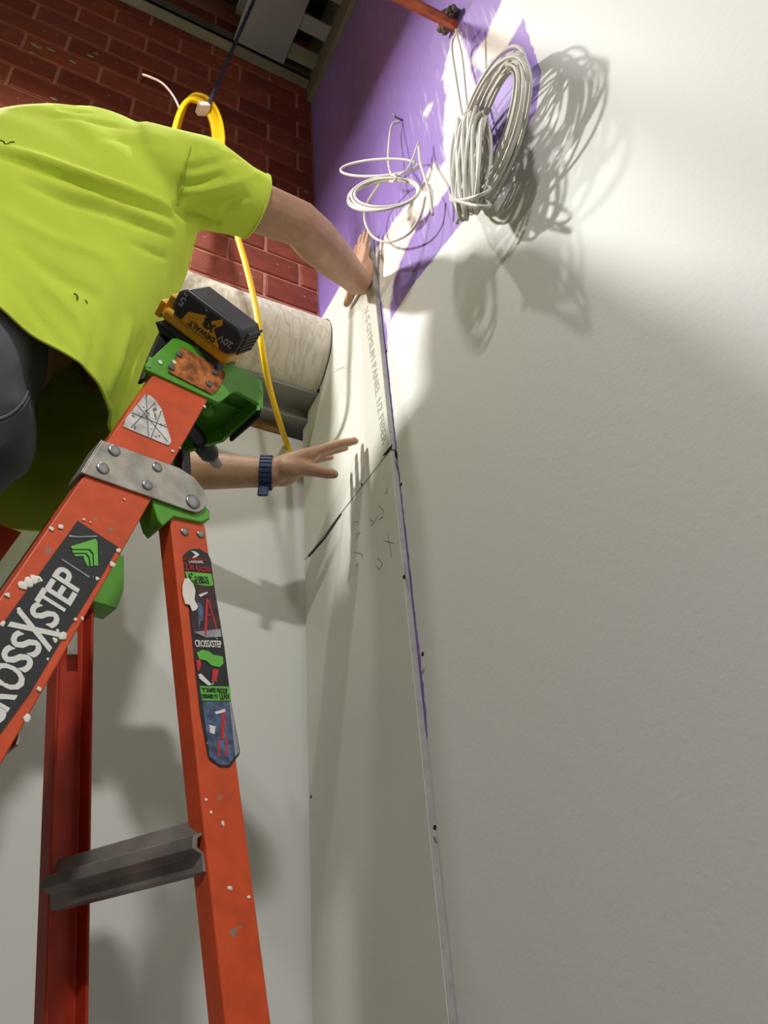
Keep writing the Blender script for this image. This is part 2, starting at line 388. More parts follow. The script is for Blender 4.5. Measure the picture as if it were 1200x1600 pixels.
MB().box(((x0+x1)/2-.006, -2.5, 3.016), ((x0+x1)/2+.006, 1.30, 3.25)).build('web', M_dsteel, sb)
MB().box((x0, -2.5, 3.25), (x1, 1.30, 3.259)).build('top_flange', M_dsteel, sb, bevel=.002)
sb2 = thing('steel_beam', (-.4, .9, 3.12), 'shadowed grey steel cross beam left of the dark rope near the ceiling', 'beam')
MB().box((-2.5, 1.00, 3.12), (x0-.01, 1.10, 3.13)).build('bottom_flange', M_dsteel, sb2, bevel=.002)
MB().box((-2.5, 1.045, 3.13), (x0-.01, 1.055, 3.3)).build('web', M_dsteel, sb2)
for k, yy in enumerate((1.235, 1.13, 1.0)):
    tag(MB().box((x1-.012, yy-.028, 3.0165), (D-.0195, yy+.028, 3.028)).build('steel_strap', M_dsteel if k else M_olive, bevel=.002),
        ['short dusty steel strap nearest the brick, between the grey beam and the purple wall', 'short dark steel strap, middle of three between the grey beam and purple wall', 'short grey steel strap farthest from the brick, between beam and purple wall'][k], 'strap', 'short steel straps beside the beam')
ea = thing('edge_angle', (D, 1.3, 2.90), 'pale steel edge angle fixed to the top of the purple wall', 'angle')
MB().box((D-.015, -2.5, 2.90), (D-.0005, YB-.002, 2.906)).build('bottom_leg', M_olive, ea, bevel=.001)
MB().box((D-.019, -2.5, 2.90), (D-.015, YB-.002, 3.04)).build('side_leg', M_olive, ea, bevel=.001)

# ------------------------------------------------------------------ the two new gypsum boards
TB = .0127; XF = D - TB
ZJ = 1.0175; ZT = 1.700; YR = 1.008
def board(name, poly, label):
    o = thing(name, (D, poly[0][0], min(q[1] for q in poly)), label, 'board')
    MB().prism([(XF, a, b) for a, b in poly], (TB-.0012, 0, 0)).build('panel', M_board, o, bevel=.0008)
    return o
arc = [(dc[0] + (dr+.0035)*math.cos(t), dc[1] + (dr+.0035)*math.sin(t)) for t in np.linspace(math.radians(108), math.radians(252), 22)]
up = board('gypsum_board', [(YR, ZJ+.002), (YR, ZT), (1.312, ZT), (1.314, dc[1]+dr*.94)] + [q for q in arc if q[0] < 1.312] + [(1.314, 1.4665), (1.314, 1.452), (1.388, 1.452), (1.390, 1.417), (1.422, 1.415), (1.424, ZJ+.002)],
           'upper off-white gypsum board strip under the hands, cut round the plastered pipe')
lo = board('gypsum_board', [(YR+.001, -1.53), (YR, ZJ-.002), (1.424, ZJ-.002), (1.421, -1.53)], 'tall lower off-white gypsum board strip in the corner, below the pencilled joint')
for o, a_, b_ in ((up, ZJ+.002, ZT), (lo, -1.53, ZJ-.002)):
    MB().box((XF+.0012, YR-.0006, a_), (D-.0015, YR+.0006, b_)).build('cut_edge', M_bedge, o)
def screw(o, px, py):
    c = onx(px, py, XF); MB().disc(c + np.array([.001, 0, 0]), (-1, 0, 0), .0035, .0012, 12).build('screw', M_dark, o)
for p_ in ((565,757),): screw(lo, *p_)
for p_ in ((631,901),(660,1022),(679,1293),(486,1245)): screw(lo, *p_)
for p_ in ((604,549),(627,757)):
    c = onx(*p_, D); MB().disc(c, (-1,0,0), .0035, .0008, 12).build('screw', M_dark, wall_right)
for l in ([(598,712),(606,702),(613,694),(612,701),(603,711)], [(617,700),(621,708),(621,720),(617,712)], [(482,868),(506,840),(533,801),(534,804),(508,842),(483,871)]):
    MB().prism([onx(x, y, XF-.0001) for x, y in l], (-.0005, 0, 0)).build('broken_joint', M_dark, up)
# pencil squiggles and the faint print along the board's edge
def ribbon(mb, px, wdt=.0012, X=None):
    P = [onx(x, y, (X or XF) - .0002) for x, y in px]
    for a_, b_ in zip(P[:-1], P[1:]):
        t = nrm(b_-a_); n_ = np.cross(t, (1,0,0))*wdt/2
        mb.prism([a_-n_, b_-n_, b_+n_, a_+n_], (-.0004, 0, 0))
for l in ([(592,790),(599,797),(598,808),(592,812)], [(605,762),(602,772),(606,768)], [(578,812),(584,815),(580,822)], [(606,836),(612,870)], [(600,845),(615,848)], [(553,862),(566,866),(567,873)], [(590,872),(598,880),(594,890),(588,884)], [(553,815),(560,816)], [(556,838),(563,832)], [(632,888),(640,925)], [(541,576),(537,574),(528,577),(524,582)], [(590,806),(585,818)], [(560,880),(556,885)]):
    pc = MB(); ribbon(pc, l, .0007); pc.build('pencil_mark', M_pencil, up if l[0][1] < 700 else lo)

def text_mesh(txt, size, off=0.0, ext=.0004, shear=0):
    cu = bpy.data.curves.new('t', 'FONT'); cu.body = txt; cu.size = size; cu.offset = off; cu.extrude = ext; cu.align_x = 'CENTER'; cu.align_y = 'CENTER'; cu.shear = shear
    cu.resolution_u = 3
    o = bpy.data.objects.new('t', cu); COL.objects.link(o); dg = bpy.context.evaluated_depsgraph_get(); dg.update()
    me = o.evaluated_get(dg).to_mesh(); v = np.array([q.co[:] for q in me.vertices]); f = [tuple(p.vertices) for p in me.polygons]
    o.evaluated_get(dg).to_mesh_clear(); bpy.data.objects.remove(o); bpy.data.curves.remove(cu)
    return v, f
def put_text(mb, txt, size, c, u, vdir, off=0.0, sx=1.0, sy=1.0, fit=None):
    v, f = text_mesh(txt, size, off); u = nrm(u); vdir = nrm(np.asarray(vdir) - (np.asarray(vdir) @ u)*u); n = np.cross(u, vdir)
    if fit:
        ext = v.max(0) - v.min(0); v = v - (v.max(0) + v.min(0))/2
        sx = fit[0]/ext[0] if fit[0] else 1; sy = fit[1]/ext[1] if fit[1] else sx
        if not fit[0]: sx = sy
    mb.add([np.asarray(c) + sx*a_*u + sy*b_*vdir + c_*n for a_, b_, c_ in v], f)
pt = MB()
a_, b_ = onx(572, 482, XF-.0003), onx(601, 692, XF-.0003)
put_text(pt, 'V-S GYPSUM PANEL 1/2 FIBER', .02, (a_+b_)/2, b_-a_, (0, -1, 0), fit=(np.linalg.norm(b_-a_), .020))
pt.build('faint_print', M_ink, up)

# ------------------------------------------------------------------ copper pipe and crumpled wrap
c0 = onx(712, 40, D); cdir = nrm(ony(622, 1, 1) * 1.0)
e0 = c0 + np.array([-.62, .0, .0]) ; 
# aim the far end so the pipe leaves square to the wall with a slight lean
pr = [c0 + np.array([.03, 0, 0]), c0, c0 + np.array([-.35, .012, -.006]), c0 + np.array([-1.1, .03, -.02])]
tag(MB().tube(pr, .0125, 16).build('copper_pipe', M_copper, smooth=True, org=c0), 'dull copper pipe coming out of the purple wall at the top', 'pipe')
rg = MB()
for k in range(16):
    a = random.uniform(0, 6.28); r = random.uniform(.012, .034)
    ax = [nrm(rng.normal(size=3)) for _ in range(1)][0]; b = nrm(np.cross(ax, (0,0,1))); c_ = np.cross(ax, b)
    rg.ell(c0 + np.array([-.008-random.uniform(0,.012), r*math.cos(a)*.8, r*math.sin(a)*1.1 + .012]), (ax, b, c_), (.016, .009, .006), 8, 6)
tag(rg.build('crumpled_wrap', M_rag, org=c0), 'crumpled dirty foil wrap packed round the copper pipe at the wall', 'wrap')

# ------------------------------------------------------------------ cables on the right wall
def smooth_curve(P, n=8, closed=False):
    P = [np.asarray(q, float) for q in P]; m_ = len(P); out = []
    for i in range(m_ if closed else m_-1):
        p0 = P[(i-1) % m_] if (closed or i > 0) else 2*P[0]-P[1]; p1 = P[i]; p2 = P[(i+1) % m_]; p3 = P[(i+2) % m_] if (closed or i < m_-2) else 2*P[-1]-P[-2]
        for k in range(n):
            t = k/n; out.append(.5*((2*p1) + (-p0+p2)*t + (2*p0-5*p1+4*p2-p3)*t*t + (-p0+3*p1-3*p2+p3)*t**3))
    if not closed: out.append(P[-1])
    return out
def cpx(l): return [onx(x, y, X) for x, y, X in l]
CR = .0030
# big coil: loops lying near the wall, held by a bundle that stands off it
t1 = thing('cable_coil', onx(768, 205, D-.05), 'large upper loop of coiled white cable hanging below the copper pipe', 'cable coil', 'coils of white cable on the right wall')
for k in range(22):
    f_ = k/21; cx, cy = 770 + random.uniform(-4, 4) , 203 + random.uniform(-5, 5); A = 128*(1-.20*f_) + random.uniform(-4, 4); B = 45*(1-.55*f_) + random.uniform(-2, 2)
    ux, uy = .31, -.95; P = []; xo = D - .035 - .035*random.random(); ph = random.uniform(0, 6.28)
    for q in range(36):
        th = 2*math.pi*q/36; wob = 1 + .03*math.sin(2*th+ph)
        x_ = cx + A*wob*math.cos(th)*ux - B*math.sin(th)*uy*1.0; y_ = cy + A*wob*math.cos(th)*uy + B*math.sin(th)*ux
        P.append(onx(x_, y_, xo - .018*math.cos(th) + .012*math.sin(th+ph)))
    MB().tube(P, CR, 8, closed=True).build('cable_loop', M_wire, t1, smooth=True)
MB().tube(smooth_curve(cpx([(716,46,.60),(706,70,.605),(712,120,.60),(722,180,.59),(735,235,.575)])), CR, 8).build('hanging_wire', M_wire, t1, smooth=True)
MB().tube(smooth_curve(cpx([(712,46,.59),(722,90,.60),(728,150,.60),(733,200,.585)])), CR*.8, 8).build('hanging_wire', M_wire, t1, smooth=True)
t2 = thing('cable_coil', onx(737, 255, D-.07), 'lower tied bundle of coiled white cable in front of the large loop', 'cable coil', 'coils of white cable on the right wall')
for k in range(20):
    f_ = (k/19 - .5); cx = 738 + 46*f_ + random.uniform(-3, 3); top = 168 + 26*abs(f_)*1.3 + random.uniform(-4, 10) ; bot = 338 + random.uniform(-14, 4) - 8*f_; ph = random.uniform(0, 6.28)
    cxb = 734 + 30*f_ + random.uniform(-2, 2); P = []; xd = random.uniform(-.006, .006)
    for q in range(32):
        th = 2*math.pi*q/32; s_ = (1 - math.cos(th))/2     # 0 top .. 1 bottom
        y_ = top + (bot-top)*s_; x_ = cx + (cxb-cx)*s_ + 9*math.sin(th) + 4*math.sin(2*th+ph)
        P.append(onx(x_, y_, D - .075 + xd + .022*math.sin(th)))
    MB().tube(P, CR, 8, closed=True).build('cable_loop', M_wire, t2, smooth=True)
for cy, tl in ((303, -14), (313, 12)):
    MB().tube([onx(735 + 31*math.cos(q), cy + tl*math.cos(q)*.6 + 7*math.sin(q), D-.075 - .030*math.sin(q)) for q in np.linspace(0, 2*math.pi, 26, endpoint=False)], CR, 8, closed=True).build('tie_wrap', M_wire, t2, smooth=True)
MB().tube(smooth_curve(cpx([(724,310,.555),(722,325,.555),(714,350,.56)])), CR*.9, 8).build('free_end', M_wire, t2, smooth=True)
for k in range(7):
    cx, cy = 716 + random.uniform(-5, 5), 228 + random.uniform(-14, 20); r_ = random.uniform(6, 12)
    MB().tube([onx(cx + r_*.8*math.cos(q), cy + r_*1.5*math.sin(q), D-.05-.02*math.cos(q+k)) for q in np.linspace(0, 2*math.pi, 18, endpoint=False)], CR*.8, 8, closed=True).build('knot_loop', M_wire, t2, smooth=True)
# small coil
t3 = thing('cable_coil', onx(605, 300, D-.06), 'small loose coil of white cable on a hook, above the raised hand', 'cable coil', 'coils of white cable on the right wall')
def eloop(cx, cy, A, B, tilt, xc, xa, name='cable_loop', a0=0, a1=360, n=40):
    P = []; c_, s_ = math.cos(math.radians(tilt)), math.sin(math.radians(tilt)); full_ = (a1-a0 == 360)
    for q in np.linspace(math.radians(a0), math.radians(a1), n, endpoint=not full_):
        u_, v_ = A*math.cos(q), B*math.sin(q); P.append(onx(cx + u_*c_ - v_*s_, cy + u_*s_ + v_*c_, xc + xa*math.cos(q)))
    MB().tube(P, CR, 8, closed=full_).build(name, M_wire, t3, smooth=True)
eloop(600, 303, 56, 24, -8, .565, .050); eloop(601, 302, 52, 25, -6, .566, .048); eloop(598, 306, 55, 22, -10, .563, .050); eloop(604, 301, 50, 22, -5, .568, .046)
eloop(592, 262, 60, 13, -4, .56, .052, a0=-30, a1=330)
MB().tube(smooth_curve(cpx([(601,278,.575),(590,292,.58),(573,320,.585),(570,345,.59),(583,370,.60),(607,378,.602),(637,366,.60),(656,340,.60),(664,308,.603)])), CR, 8).build('hanging_loop', M_wire, t3, smooth=True)
MB().tube(smooth_curve(cpx([(625,190,.63),(613,195,.615),(608,222,.60),(607,255,.59),(612,276,.58)])), CR, 8).build('hanging_wire', M_wire, t3, smooth=True)
MB().tube(smooth_curve(cpx([(612,276,.58),(630,270,.59),(642,255,.60),(654,222,.61)])), CR*.7, 8).build('free_end', M_wire, t3, smooth=True)
MB().tube(smooth_curve(cpx([(654,225,.612),(657,255,.608),(664,278,.60),(672,305,.60),(676,336,.605)])), CR, 8).build('free_end', M_wire, t3, smooth=True)
MB().tube([onx(613+6*math.cos(q), 279+5*math.sin(q), .577) for q in np.linspace(0, 2*math.pi, 14, endpoint=False)], CR, 8, closed=True).build('tie_wrap', M_wire, t3, smooth=True)
hk = onx(629, 188, D)
MB().tube([hk, hk+np.array([-.02,0,.0]), hk+np.array([-.026,0,.01])], .0028, 8).build('wall_hook', M_rivet, t3, smooth=True)

# ------------------------------------------------------------------ step ladder
S_ = nrm([-0.26484673, 0.96429052, 0]); P_ = np.array([S_[1], -S_[0], 0.]); Zv = np.array([0, 0, 1.])
H0 = ray(303, 783)*.95
def LP(p, s, z): return H0 + p*P_ + s*S_ + z*Zv
def lpx(x, y, off=0):
    r = ray(x, y); Q = r*((S_ @ H0 + off)/(S_ @ r)) - H0; return np.array([Q @ P_, Q[2]])
def lad(x, y, off=0): a = lpx(x, y, off); return LP(a[0], off, a[1])
ZF = -1.55 - H0[2]
lad_root = thing('step_ladder', LP(0, .12, ZF), 'orange fibreglass stepladder with green plastic top cap and aluminium hinge plates', 'ladder')
def channel(name, pc_top, pc_bot, wdt, off_t, off_b, depth, sgn, mt, th=.004):
    """rail of channel section: web in the outer plane, flanges turned inwards (sgn = direction along S_)"""
    rings = []
    for (pc, z), of in ((pc_top, off_t), (pc_bot, off_b)):
        sl = 1.0; h = wdt/2
        prof = [(-h,0),(h,0),(h,depth),(h-th,depth),(h-th,th),(-h+th,th),(-h+th,depth),(-h,depth)]
        rings.append([LP(pc+a, of+sgn*b, z) for a, b in prof])
    return MB().loft(rings).build(name, mt, lad_root, bevel=.0022)
def lin(a, b, z): return a[0] + (b[0]-a[0])*(z-a[1])/(b[1]-a[1])
Al = ((-.0694,.1632), (-.1859,-.1947)); Ar = ((.0089,.1729), (-.1501,-.3322))
Ac = lambda z: (lin(*Al, z) + lin(*Ar, z))/2
AW = .078
channel('front_rail', (Ac(.19), .19), (Ac(-.4) + (ZF+.4)*.32, ZF), AW, .003, .003, .030, 1, M_orange)
dsp = lambda z: .445 - .06*z
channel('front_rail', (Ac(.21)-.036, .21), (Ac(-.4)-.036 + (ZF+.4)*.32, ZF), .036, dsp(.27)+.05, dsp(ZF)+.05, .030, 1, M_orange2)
Bl = ((-.0195,-.0488), (.0744,-.5205)); Br = ((.0218,-.0246), (.1261,-.5206))
Bc = lambda z: (lin(*Bl, z) + lin(*Br, z))/2
channel('rear_rail', (Bc(-.02), -.02), (Bc(-.5)+(ZF+.5)*-.205, ZF), .0485, .008, .008, .026, 1, M_orange)
csp = lambda z: .197 - .08*z
cl_ = lambda z: lpx(60, 1600, csp(-.49))[0] + (z+.49)*-.176
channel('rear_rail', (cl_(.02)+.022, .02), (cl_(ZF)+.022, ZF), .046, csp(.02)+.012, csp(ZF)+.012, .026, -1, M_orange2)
# hinge plate with its rivets, on the near and on the far side
def plate(off, sgn, name='hinge_plate'):
    pl = [(-.1193,.0289),(-.0231,.0387),(-.002,.0345),(.0115,.0227),(.0177,.0111),(.0170,.0020),(.0134,-.0060),(.0052,-.0145),(-.003,-.0160),(-.1348,-.0254)]
    o = MB().prism([LP(a, off, b) for a, b in pl], S_*.003*sgn).build(name, M_alu, lad_root, bevel=.0012)
    MB().prism([LP(a, off, b) for a, b in [(-.1193,.0289),(-.1348,-.0254),(-.1363,-.0250),(-.1208,.0293)]], S_*.030*sgn).build('plate_return', M_alu, o, bevel=.001)
    for a, b, r in ((-.1045,.0215,.0075),(-.1139,-.0087,.0075),(-.0513,.0247,.0065),(-.0606,-.0061,.0065),(-.0016,-.0021,.0095)):
        MB().disc(LP(a, off, b), -S_*sgn, r, .0010, 20, dome=.0016).build('rivet', M_rivet, o, smooth=True)
    return o
plate(-.0005, 1)
# green hinge shoes on the heads of the rear rails
sh = [(236,778),(262,770),(318,788),(328.5,797),(328.5,811),(315,816),(272,807),(255,822),(247,812)]
MB().prism([lad(x, y, .004) for x, y in sh], S_*.034).build('hinge_shoe', M_green, lad_root, bevel=.002)
q = lpx(300, 805, .004)
MB().prism([LP(a, csp(0)-.02, b) for a, b in [(-.045,.02),(.006,.02),(.012,-.03),(.006,-.06),(-.030,-.06),(-.040,-.03)]], S_*.036).build('hinge_shoe', M_green, lad_root, bevel=.002)
MB().prism([lad(x, y, .012) for x, y in [(236,700),(266,712),(262,790),(240,800)]], S_*.02).build('hinge_arm', M_green, lad_root, bevel=.003)
MB().prism([lad(x, y, .018) for x, y in [(284,700),(298,706),(300,742),(286,760)]], S_*.02).build('tool_clip', M_rubber, lad_root, bevel=.002)
for a, b in ((288,831), (313,835)): MB().disc(lad(a, b, .008), -S_, .0052, .001, 16, dome=.0015).build('rivet', M_rivet, lad_root, smooth=True)
gp = [lad(x, y, csp(-.2)-.012) for x, y in [(108,985),(122,985),(122,1023),(105,1023)]]
MB().prism(gp, S_*.003).build('gusset_plate', M_alu, lad_root, bevel=.001)
# aluminium step of the rear frame
for zt, zb in ((-.349, -.4007), (-.70, -.752), (-1.05, -1.10), (-1.4, -1.45), (-1.75, -1.8)):
    prof = [(.000, zt), (.006, zt-.001), (.008, zt-.016), (.016, zt-.020), (.016, zt-.032), (.008, zt-.036), (.006, zb+.001), (.0, zb), (.0, zb+.004), (.003, zb+.006), (.004, zt-.036), (.012, zt-.030), (.012, zt-.022), (.004, zt-.015), (.003, zt-.005), (.0, zt-.004)]
    pz = (zt+zb)/2; pa, pb = lin(*Bl, zt), cl_(zt)
    rings = [[LP(pa + .028 - a*1.3 - .012, .012, b) for a, b in prof], [LP(pb + .028 - a*1.3 - .012 , csp(zt)-.012, b) for a, b in prof]]
    MB().loft(rings).build('rear_brace', M_alu2, lad_root, bevel=.0008)
# treads of the climbing side
for zt in (-.29, -.59, -.89, -1.19, -1.49, -1.79):
    pcz = Ac(-.4) + (zt+.4)*.32
    o = MB().box((0,0,0),(1,1,1))
    a = [LP(pcz+i, s_, zt+k) for s_ in (.007, dsp(zt)+.016) for i, k in ((-.036,0),(.036,0),(.036,-.03),(.033,-.03),(.033,-.003),(-.033,-.003),(-.033,-.03),(-.036,-.03))]
    MB().loft([a[:8], a[8:]]).build('tread', M_alu2, lad_root, bevel=.0008)
for of in (.036, dsp(-.5)-.01):
    a = LP(Ac(-.4)+(-.6+.4)*.32, of, -.62); b = LP(Bc(-.5)-.205*(-.66+.5), of, -.66)
    MB().tube([a, (a+b)/2 + np.array([0,0,.01]), b], .006, 8).build('spreader', M_alu, lad_root)
for (pp, of) in ((Ac(-.4)+(ZF+.4)*.32, .012), (Ac(-.4)+(ZF+.4)*.32, dsp(ZF)+.008), (Bc(-.5)+(ZF+.5)*-.205, .018), (cl_(ZF)+.022, csp(ZF))):
    MB().box((0,0,0),(1,1,1)); c = LP(pp, of, ZF+.02)
    MB().obox(c, (P_, S_, Zv), (.045, .024, .0195)).build('foot', M_rubber, lad_root, bevel=.004)
# thin pale tube laid along the far front rail
aS = lambda x, y: lad(x, y, .43)
MB().tube([aS(-60,1010), aS(0,925), aS(58,843), aS(80,812)], .003, 6).build('rail_edge_strip', M_alu, lad_root)

# top cap: an X-shaped shell, open underneath
plan = [(-.080,0),(.090,0),(.096,.006),(.096,.098),(.076,.135),(.068,.155),(.066,.180),(.085,.220),(.085,.26),(.0,.26),(-.005,.19),(-.012,.12),(-.03,.06),(-.072,.022)]
zt_ = .260
def zbot(p, s_):
    if s_ < .005: return .1725 if p < .03 else .2105
    return .176 if p < 0 else .2125
near = [(-.080,.1665),(.0235,.1745),(.0295,.181),(.0435,.2045),(.0505,.2115),(.0560,.2130),(.0870,.2115),(.0930,.2050),(.0950,.2000),(.0955,.2400),(.0900,.2590),(.0556,.2605),(-.0440,.2500),(-.0510,.2450),(-.0600,.2250),(-.0830,.1750)]
cap = MB().prism([LP(a, 0, b) for a, b in near], S_*.006).build('top_cap', M_green, lad_root, bevel=.003)
wl = MB()
n = len(plan)
for i in range(1, n):
    a, b = plan[i], plan[(i+1) % n]
    c = np.array([a[0]+b[0], a[1]+b[1]])/2; d_ = nrm(np.array([b[0]-a[0], b[1]-a[1]])); nn_ = np.array([-d_[1], d_[0]])*.0045
    za, zb2 = zbot(*a), zbot(*b)
    if i == 1: za = .2
    zta = .258
    if min(a[0], b[0]) < -.025: zta = .19
    wl.add([LP(a[0], a[1], za), LP(b[0], b[1], zb2), LP(b[0], b[1], zta), LP(a[0], a[1], zta), LP(a[0]+nn_[0], a[1]+nn_[1], za), LP(b[0]+nn_[0], b[1]+nn_[1], zb2), LP(b[0]+nn_[0], b[1]+nn_[1], zta), LP(a[0]+nn_[0], a[1]+nn_[1], zta)],
           [(0,1,2,3),(4,7,6,5),(0,4,5,1),(3,2,6,7),(0,3,7,4),(1,5,6,2)])
wl.build('cap_wall', M_green, cap)
# top deck with a tool slot left open in the middle
tp = MB().prism([LP(max(a, -.045)*.97, b*.985+.002, .243 if False else .2445) for a, b in plan], Zv*.006)
tp.build('cap_deck', M_green, cap, bevel=.001)
rb = MB()
rb.prism([LP(.03, .006, .25), LP(.093, .006, .25), LP(.093, .006, .235), LP(.03, .006, .225)], S_*.003)
rb.prism([LP(.01, .05, .25), LP(.093, .05, .25), LP(.093, .05, .238), LP(.01, .05, .228)], S_*.003)
rb.prism([LP(.052, .01, .25), LP(.055, .01, .25), LP(.055, .01, .236), LP(.052, .01, .236)], S_*.05)
rb.build('cap_rib', M_green, cap)
MB().disc(LP(.058, .085, .252), (0,0,-1), .012, .012, 20, dome=.004).build('cap_boss', M_green, cap, smooth=True)
MB().prism([LP(.0962, .012, .252), LP(.0962, .085, .252), LP(.0962, .085, .205), LP(.0962, .012, .202)], P_*.006).build('rubber_bumper', M_rubber, cap, bevel=.003)
MB().prism([lad(x, y, .03) for x, y in [(262,498),(280,520),(274,530),(240,586),(226,594),(221,592),(236,552),(250,520)]], S_*.012).build('rubber_bumper', M_rubber, cap, bevel=.003)
pad = MB().prism([lad(x, y, -.0004) for x, y in [(283,543),(300,551),(352,583),(350,592),(338,612),(330,617),(262,582),(264,575),(276,555)]], S_*-.0018)
pad = pad.build('worn_pad', M_rust, cap, bevel=.0008)
for x, y in ((280,554),(268,574),(335,582),(326,600)): MB().disc(lad(x, y, -.0025), -S_, .0045, .0015, 9, dome=.001).build('screw_head', M_lead, pad)
for x, y, o_ in ((272,566,-.0025), (250,566,-.0005)): MB().disc(lad(x, y, o_), -S_, .0032, .0008, 7).build('plaster_splash', M_grout, cap)

# decals on the near front rail
OA = .0026
A_ = lambda x, y: lad(x, y, OA)
tape = MB().prism([A_(x, y) for x, y in [(222,622),(227,616),(234,618),(243,626),(252,640),(267,689),(264,697),(192,667),(194,657)]], S_*-.0008).build('reflective_patch', M_refl, lad_root)
for a, b in (((243,628),(205,668)), ((228,618),(232,682)), ((206,645),(262,668)), ((252,642),(236,684)), ((214,632),(262,690))):
    a, b = lad(*a, OA-.0009), lad(*b, OA-.0009); t = nrm(b-a); n_ = np.cross(t, S_)*.0005; MB().prism([a-n_, b-n_, b+n_, a+n_], S_*-.0003).build('scored_line', M_lead, tape)
st = MB().prism([A_(x, y) for x, y in [(121,814),(184,855),(162,894),(128,950),(103,988),(72,1040),(45,1085),(0,1147),(-60,1240),(-110,1180),(-110,1135),(-62,1068),(0,980),(64,893)]], S_*-.0006).build('rail_sticker', M_black, lad_root)
OS = OA - .0009
lu = nrm(LP(.3202, 0, 1.0) - LP(0, 0, 0)); lv = np.cross(S_, lu)
if lv @ P_ > 0: lv = -lv
for ch, x, y, hgt_, wd_ in (('P',107,904,.029,.0165),('E',95,925,.029,.0155),('T',81,941,.029,.0165),('S',70,961,.029,.0165),('X',54,984,.043,.0235),('S',41,1006,.029,.0165),('S',27,1029,.029,.0165),('O',13,1057,.030,.0215),('R',-4,1086,.029,.0175),('C',-20,1113,.030,.019)):
    v, f = text_mesh(ch, 1.0, .022 if ch != 'X' else .03, .0003); v = v-(v.max(0)+v.min(0))/2; ext = v.max(0)-v.min(0); c = lad(x, y, OS)
    MB().add([c + a*wd_/ext[0]*lu + b*hgt_/ext[1]*lv - S_*q for a, b, q in v], f).build('letter', M_lwhite, st)
for l in ([(110,854),(149,842),(152,846),(153,884),(147,884),(146,865),(140,858),(113,858)], [(112,860),(138,860),(144,867),(145,885),(142,885),(140,871),(135,864),(114,864)], [(115,866),(133,866),(138,873),(139,885),(136,884),(132,876),(130,869),(117,869)]):
    MB().prism([lad(x, y, OS) for x, y in l], S_*-.0004).build('chevron_stripe', M_lgreen, st)
for l in ([(97,873),(140,901),(139,903),(96,875)], [(107,836),(122,838),(152,837),(152,839),(122,840),(108,839)]): MB().prism([lad(x, y, OS) for x, y in l], S_*-.0003).build('printed_line', M_lgrey, st)
def splash(parent, x, y, r, off, n=13, elong=1.0):
    c = lad(x, y, off); ph = random.uniform(0, 3); mb = MB()
    rr_ = np.array([random.uniform(.4, 1.4) for _ in range(n)]); rr_ = .5*rr_ + .25*(np.roll(rr_, 1) + np.roll(rr_, -1))
    ring_ = lambda k_, h: [c - S_*h + k_*r*rr_[i]*(lu*elong*math.cos(2*math.pi*i/n+ph) + lv*math.sin(2*math.pi*i/n+ph)) for i in range(n)]
    mb.loft([ring_(1, -.0004), ring_(.96, .0002), ring_(.75, .0005)]).build('plaster_splash', M_grout, parent, smooth=True)
for x, y, r in ((45,910,.008),(55,905,.007),(36,915,.006),(62,906,.005),(12,930,.004),(99,994,.006),(86,1000,.004),(152,904,.003),(185,860,.004),(176,882,.005),(131,812,.0025),(141,816,.002),(42,1122,.0045),(61,1077,.0035),(128,966,.003),(118,968,.0025),(80,825,.004),(96,823,.005),(4,975,.004),(30,952,.003),(90,985,.0025),(75,1030,.002),(270,705,.003),(281,700,.002),(320,635,.003),(194,780,.0022)):
    splash(lad_root, x, y, r*.75, OA-.0006)
for of in (): pass

# decal on the near rear rail
OB = .0076
def q8(X, Y): return (250 + X/4, 820 + Y/4)
def b8(l, off): return [lad(*q8(*q), off) for q in l]
lb = MB().prism(b8([(143,200),(150,185),(188,155),(240,150),(298,182),(316,222),(340,400),(400,760),(442,1100),(498,1420),(492,1440),(432,1515),(372,1512),(306,1466),(296,1430),(250,1180),(205,760),(180,520)], OB), S_*-.0006).build('rail_sticker', M_black, lad_root)
def part(name, polys, mt, off=OB-.0007, d=.0003):
    for l in polys: MB().prism(b8(l, off), S_*-d).build(name, mt, lb)
part('green_band', [[(155,292),(320,306),(332,378),(300,384),(178,366)], [(248,1008),(436,1012),(444,1100),(262,1098)]], M_lgreen)
part('ladder_picture', [[(180,376),(338,388),(382,690),(300,700),(205,690)]], M_lmaroon)
part('ladder_picture', [[(264,1104),(430,1104),(490,1410),(430,1500),(372,1500),(310,1450)]], M_lblue)
part('picture_floor', [[(210,670),(378,650),(384,700),(290,706)], [(432,1104),(444,1104),(494,1420),(470,1450)]], M_lgrey, OB-.0011)
part('picture_ladder', [[(288,462),(300,465),(290,690),(276,690)], [(298,470),(306,470),(356,650),(350,656)], [(285,560),(318,560),(316,568),(284,570)], [(388,1160),(408,1165),(400,1340),(380,1340)], [(360,1350),(372,1350),(376,1450),(362,1450)], [(412,1330),(422,1330),(416,1450),(406,1450)], [(226,845),(252,840),(256,880),(240,920),(232,900)], [(330,900),(366,905),(352,980),(322,980)]], M_lred, OB-.0012)
part('picture_cap', [[(228,800),(262,782),(304,790),(332,812),(392,824),(396,868),(372,890),(322,880),(290,850),(244,838)]], M_lgreen, OB-.0012)
part('picture_figure', [[(232,480),(256,490),(268,520),(266,600),(250,604),(244,660),(236,660),(240,600)], [(300,1190),(340,1180),(336,1250),(296,1240)]], M_lblue, OB-.0013)
part('picture_arm', [[(240,438),(290,420),(300,425),(252,452)], [(238,936),(256,930),(310,985),(326,1000),(300,1004),(246,962)], [(340,1170),(404,1150),(410,1168),(350,1186)], [(306,1250),(346,1260),(340,1310),(312,1300)]], M_lwhite, OB-.0014)
bu = nrm(LP(-.0, 0, 0) - LP(.205, 0, 1.0)*0 - LP(0,0,0) + P_*.97 + Zv*.10); bv = nrm(Zv - .2*P_)
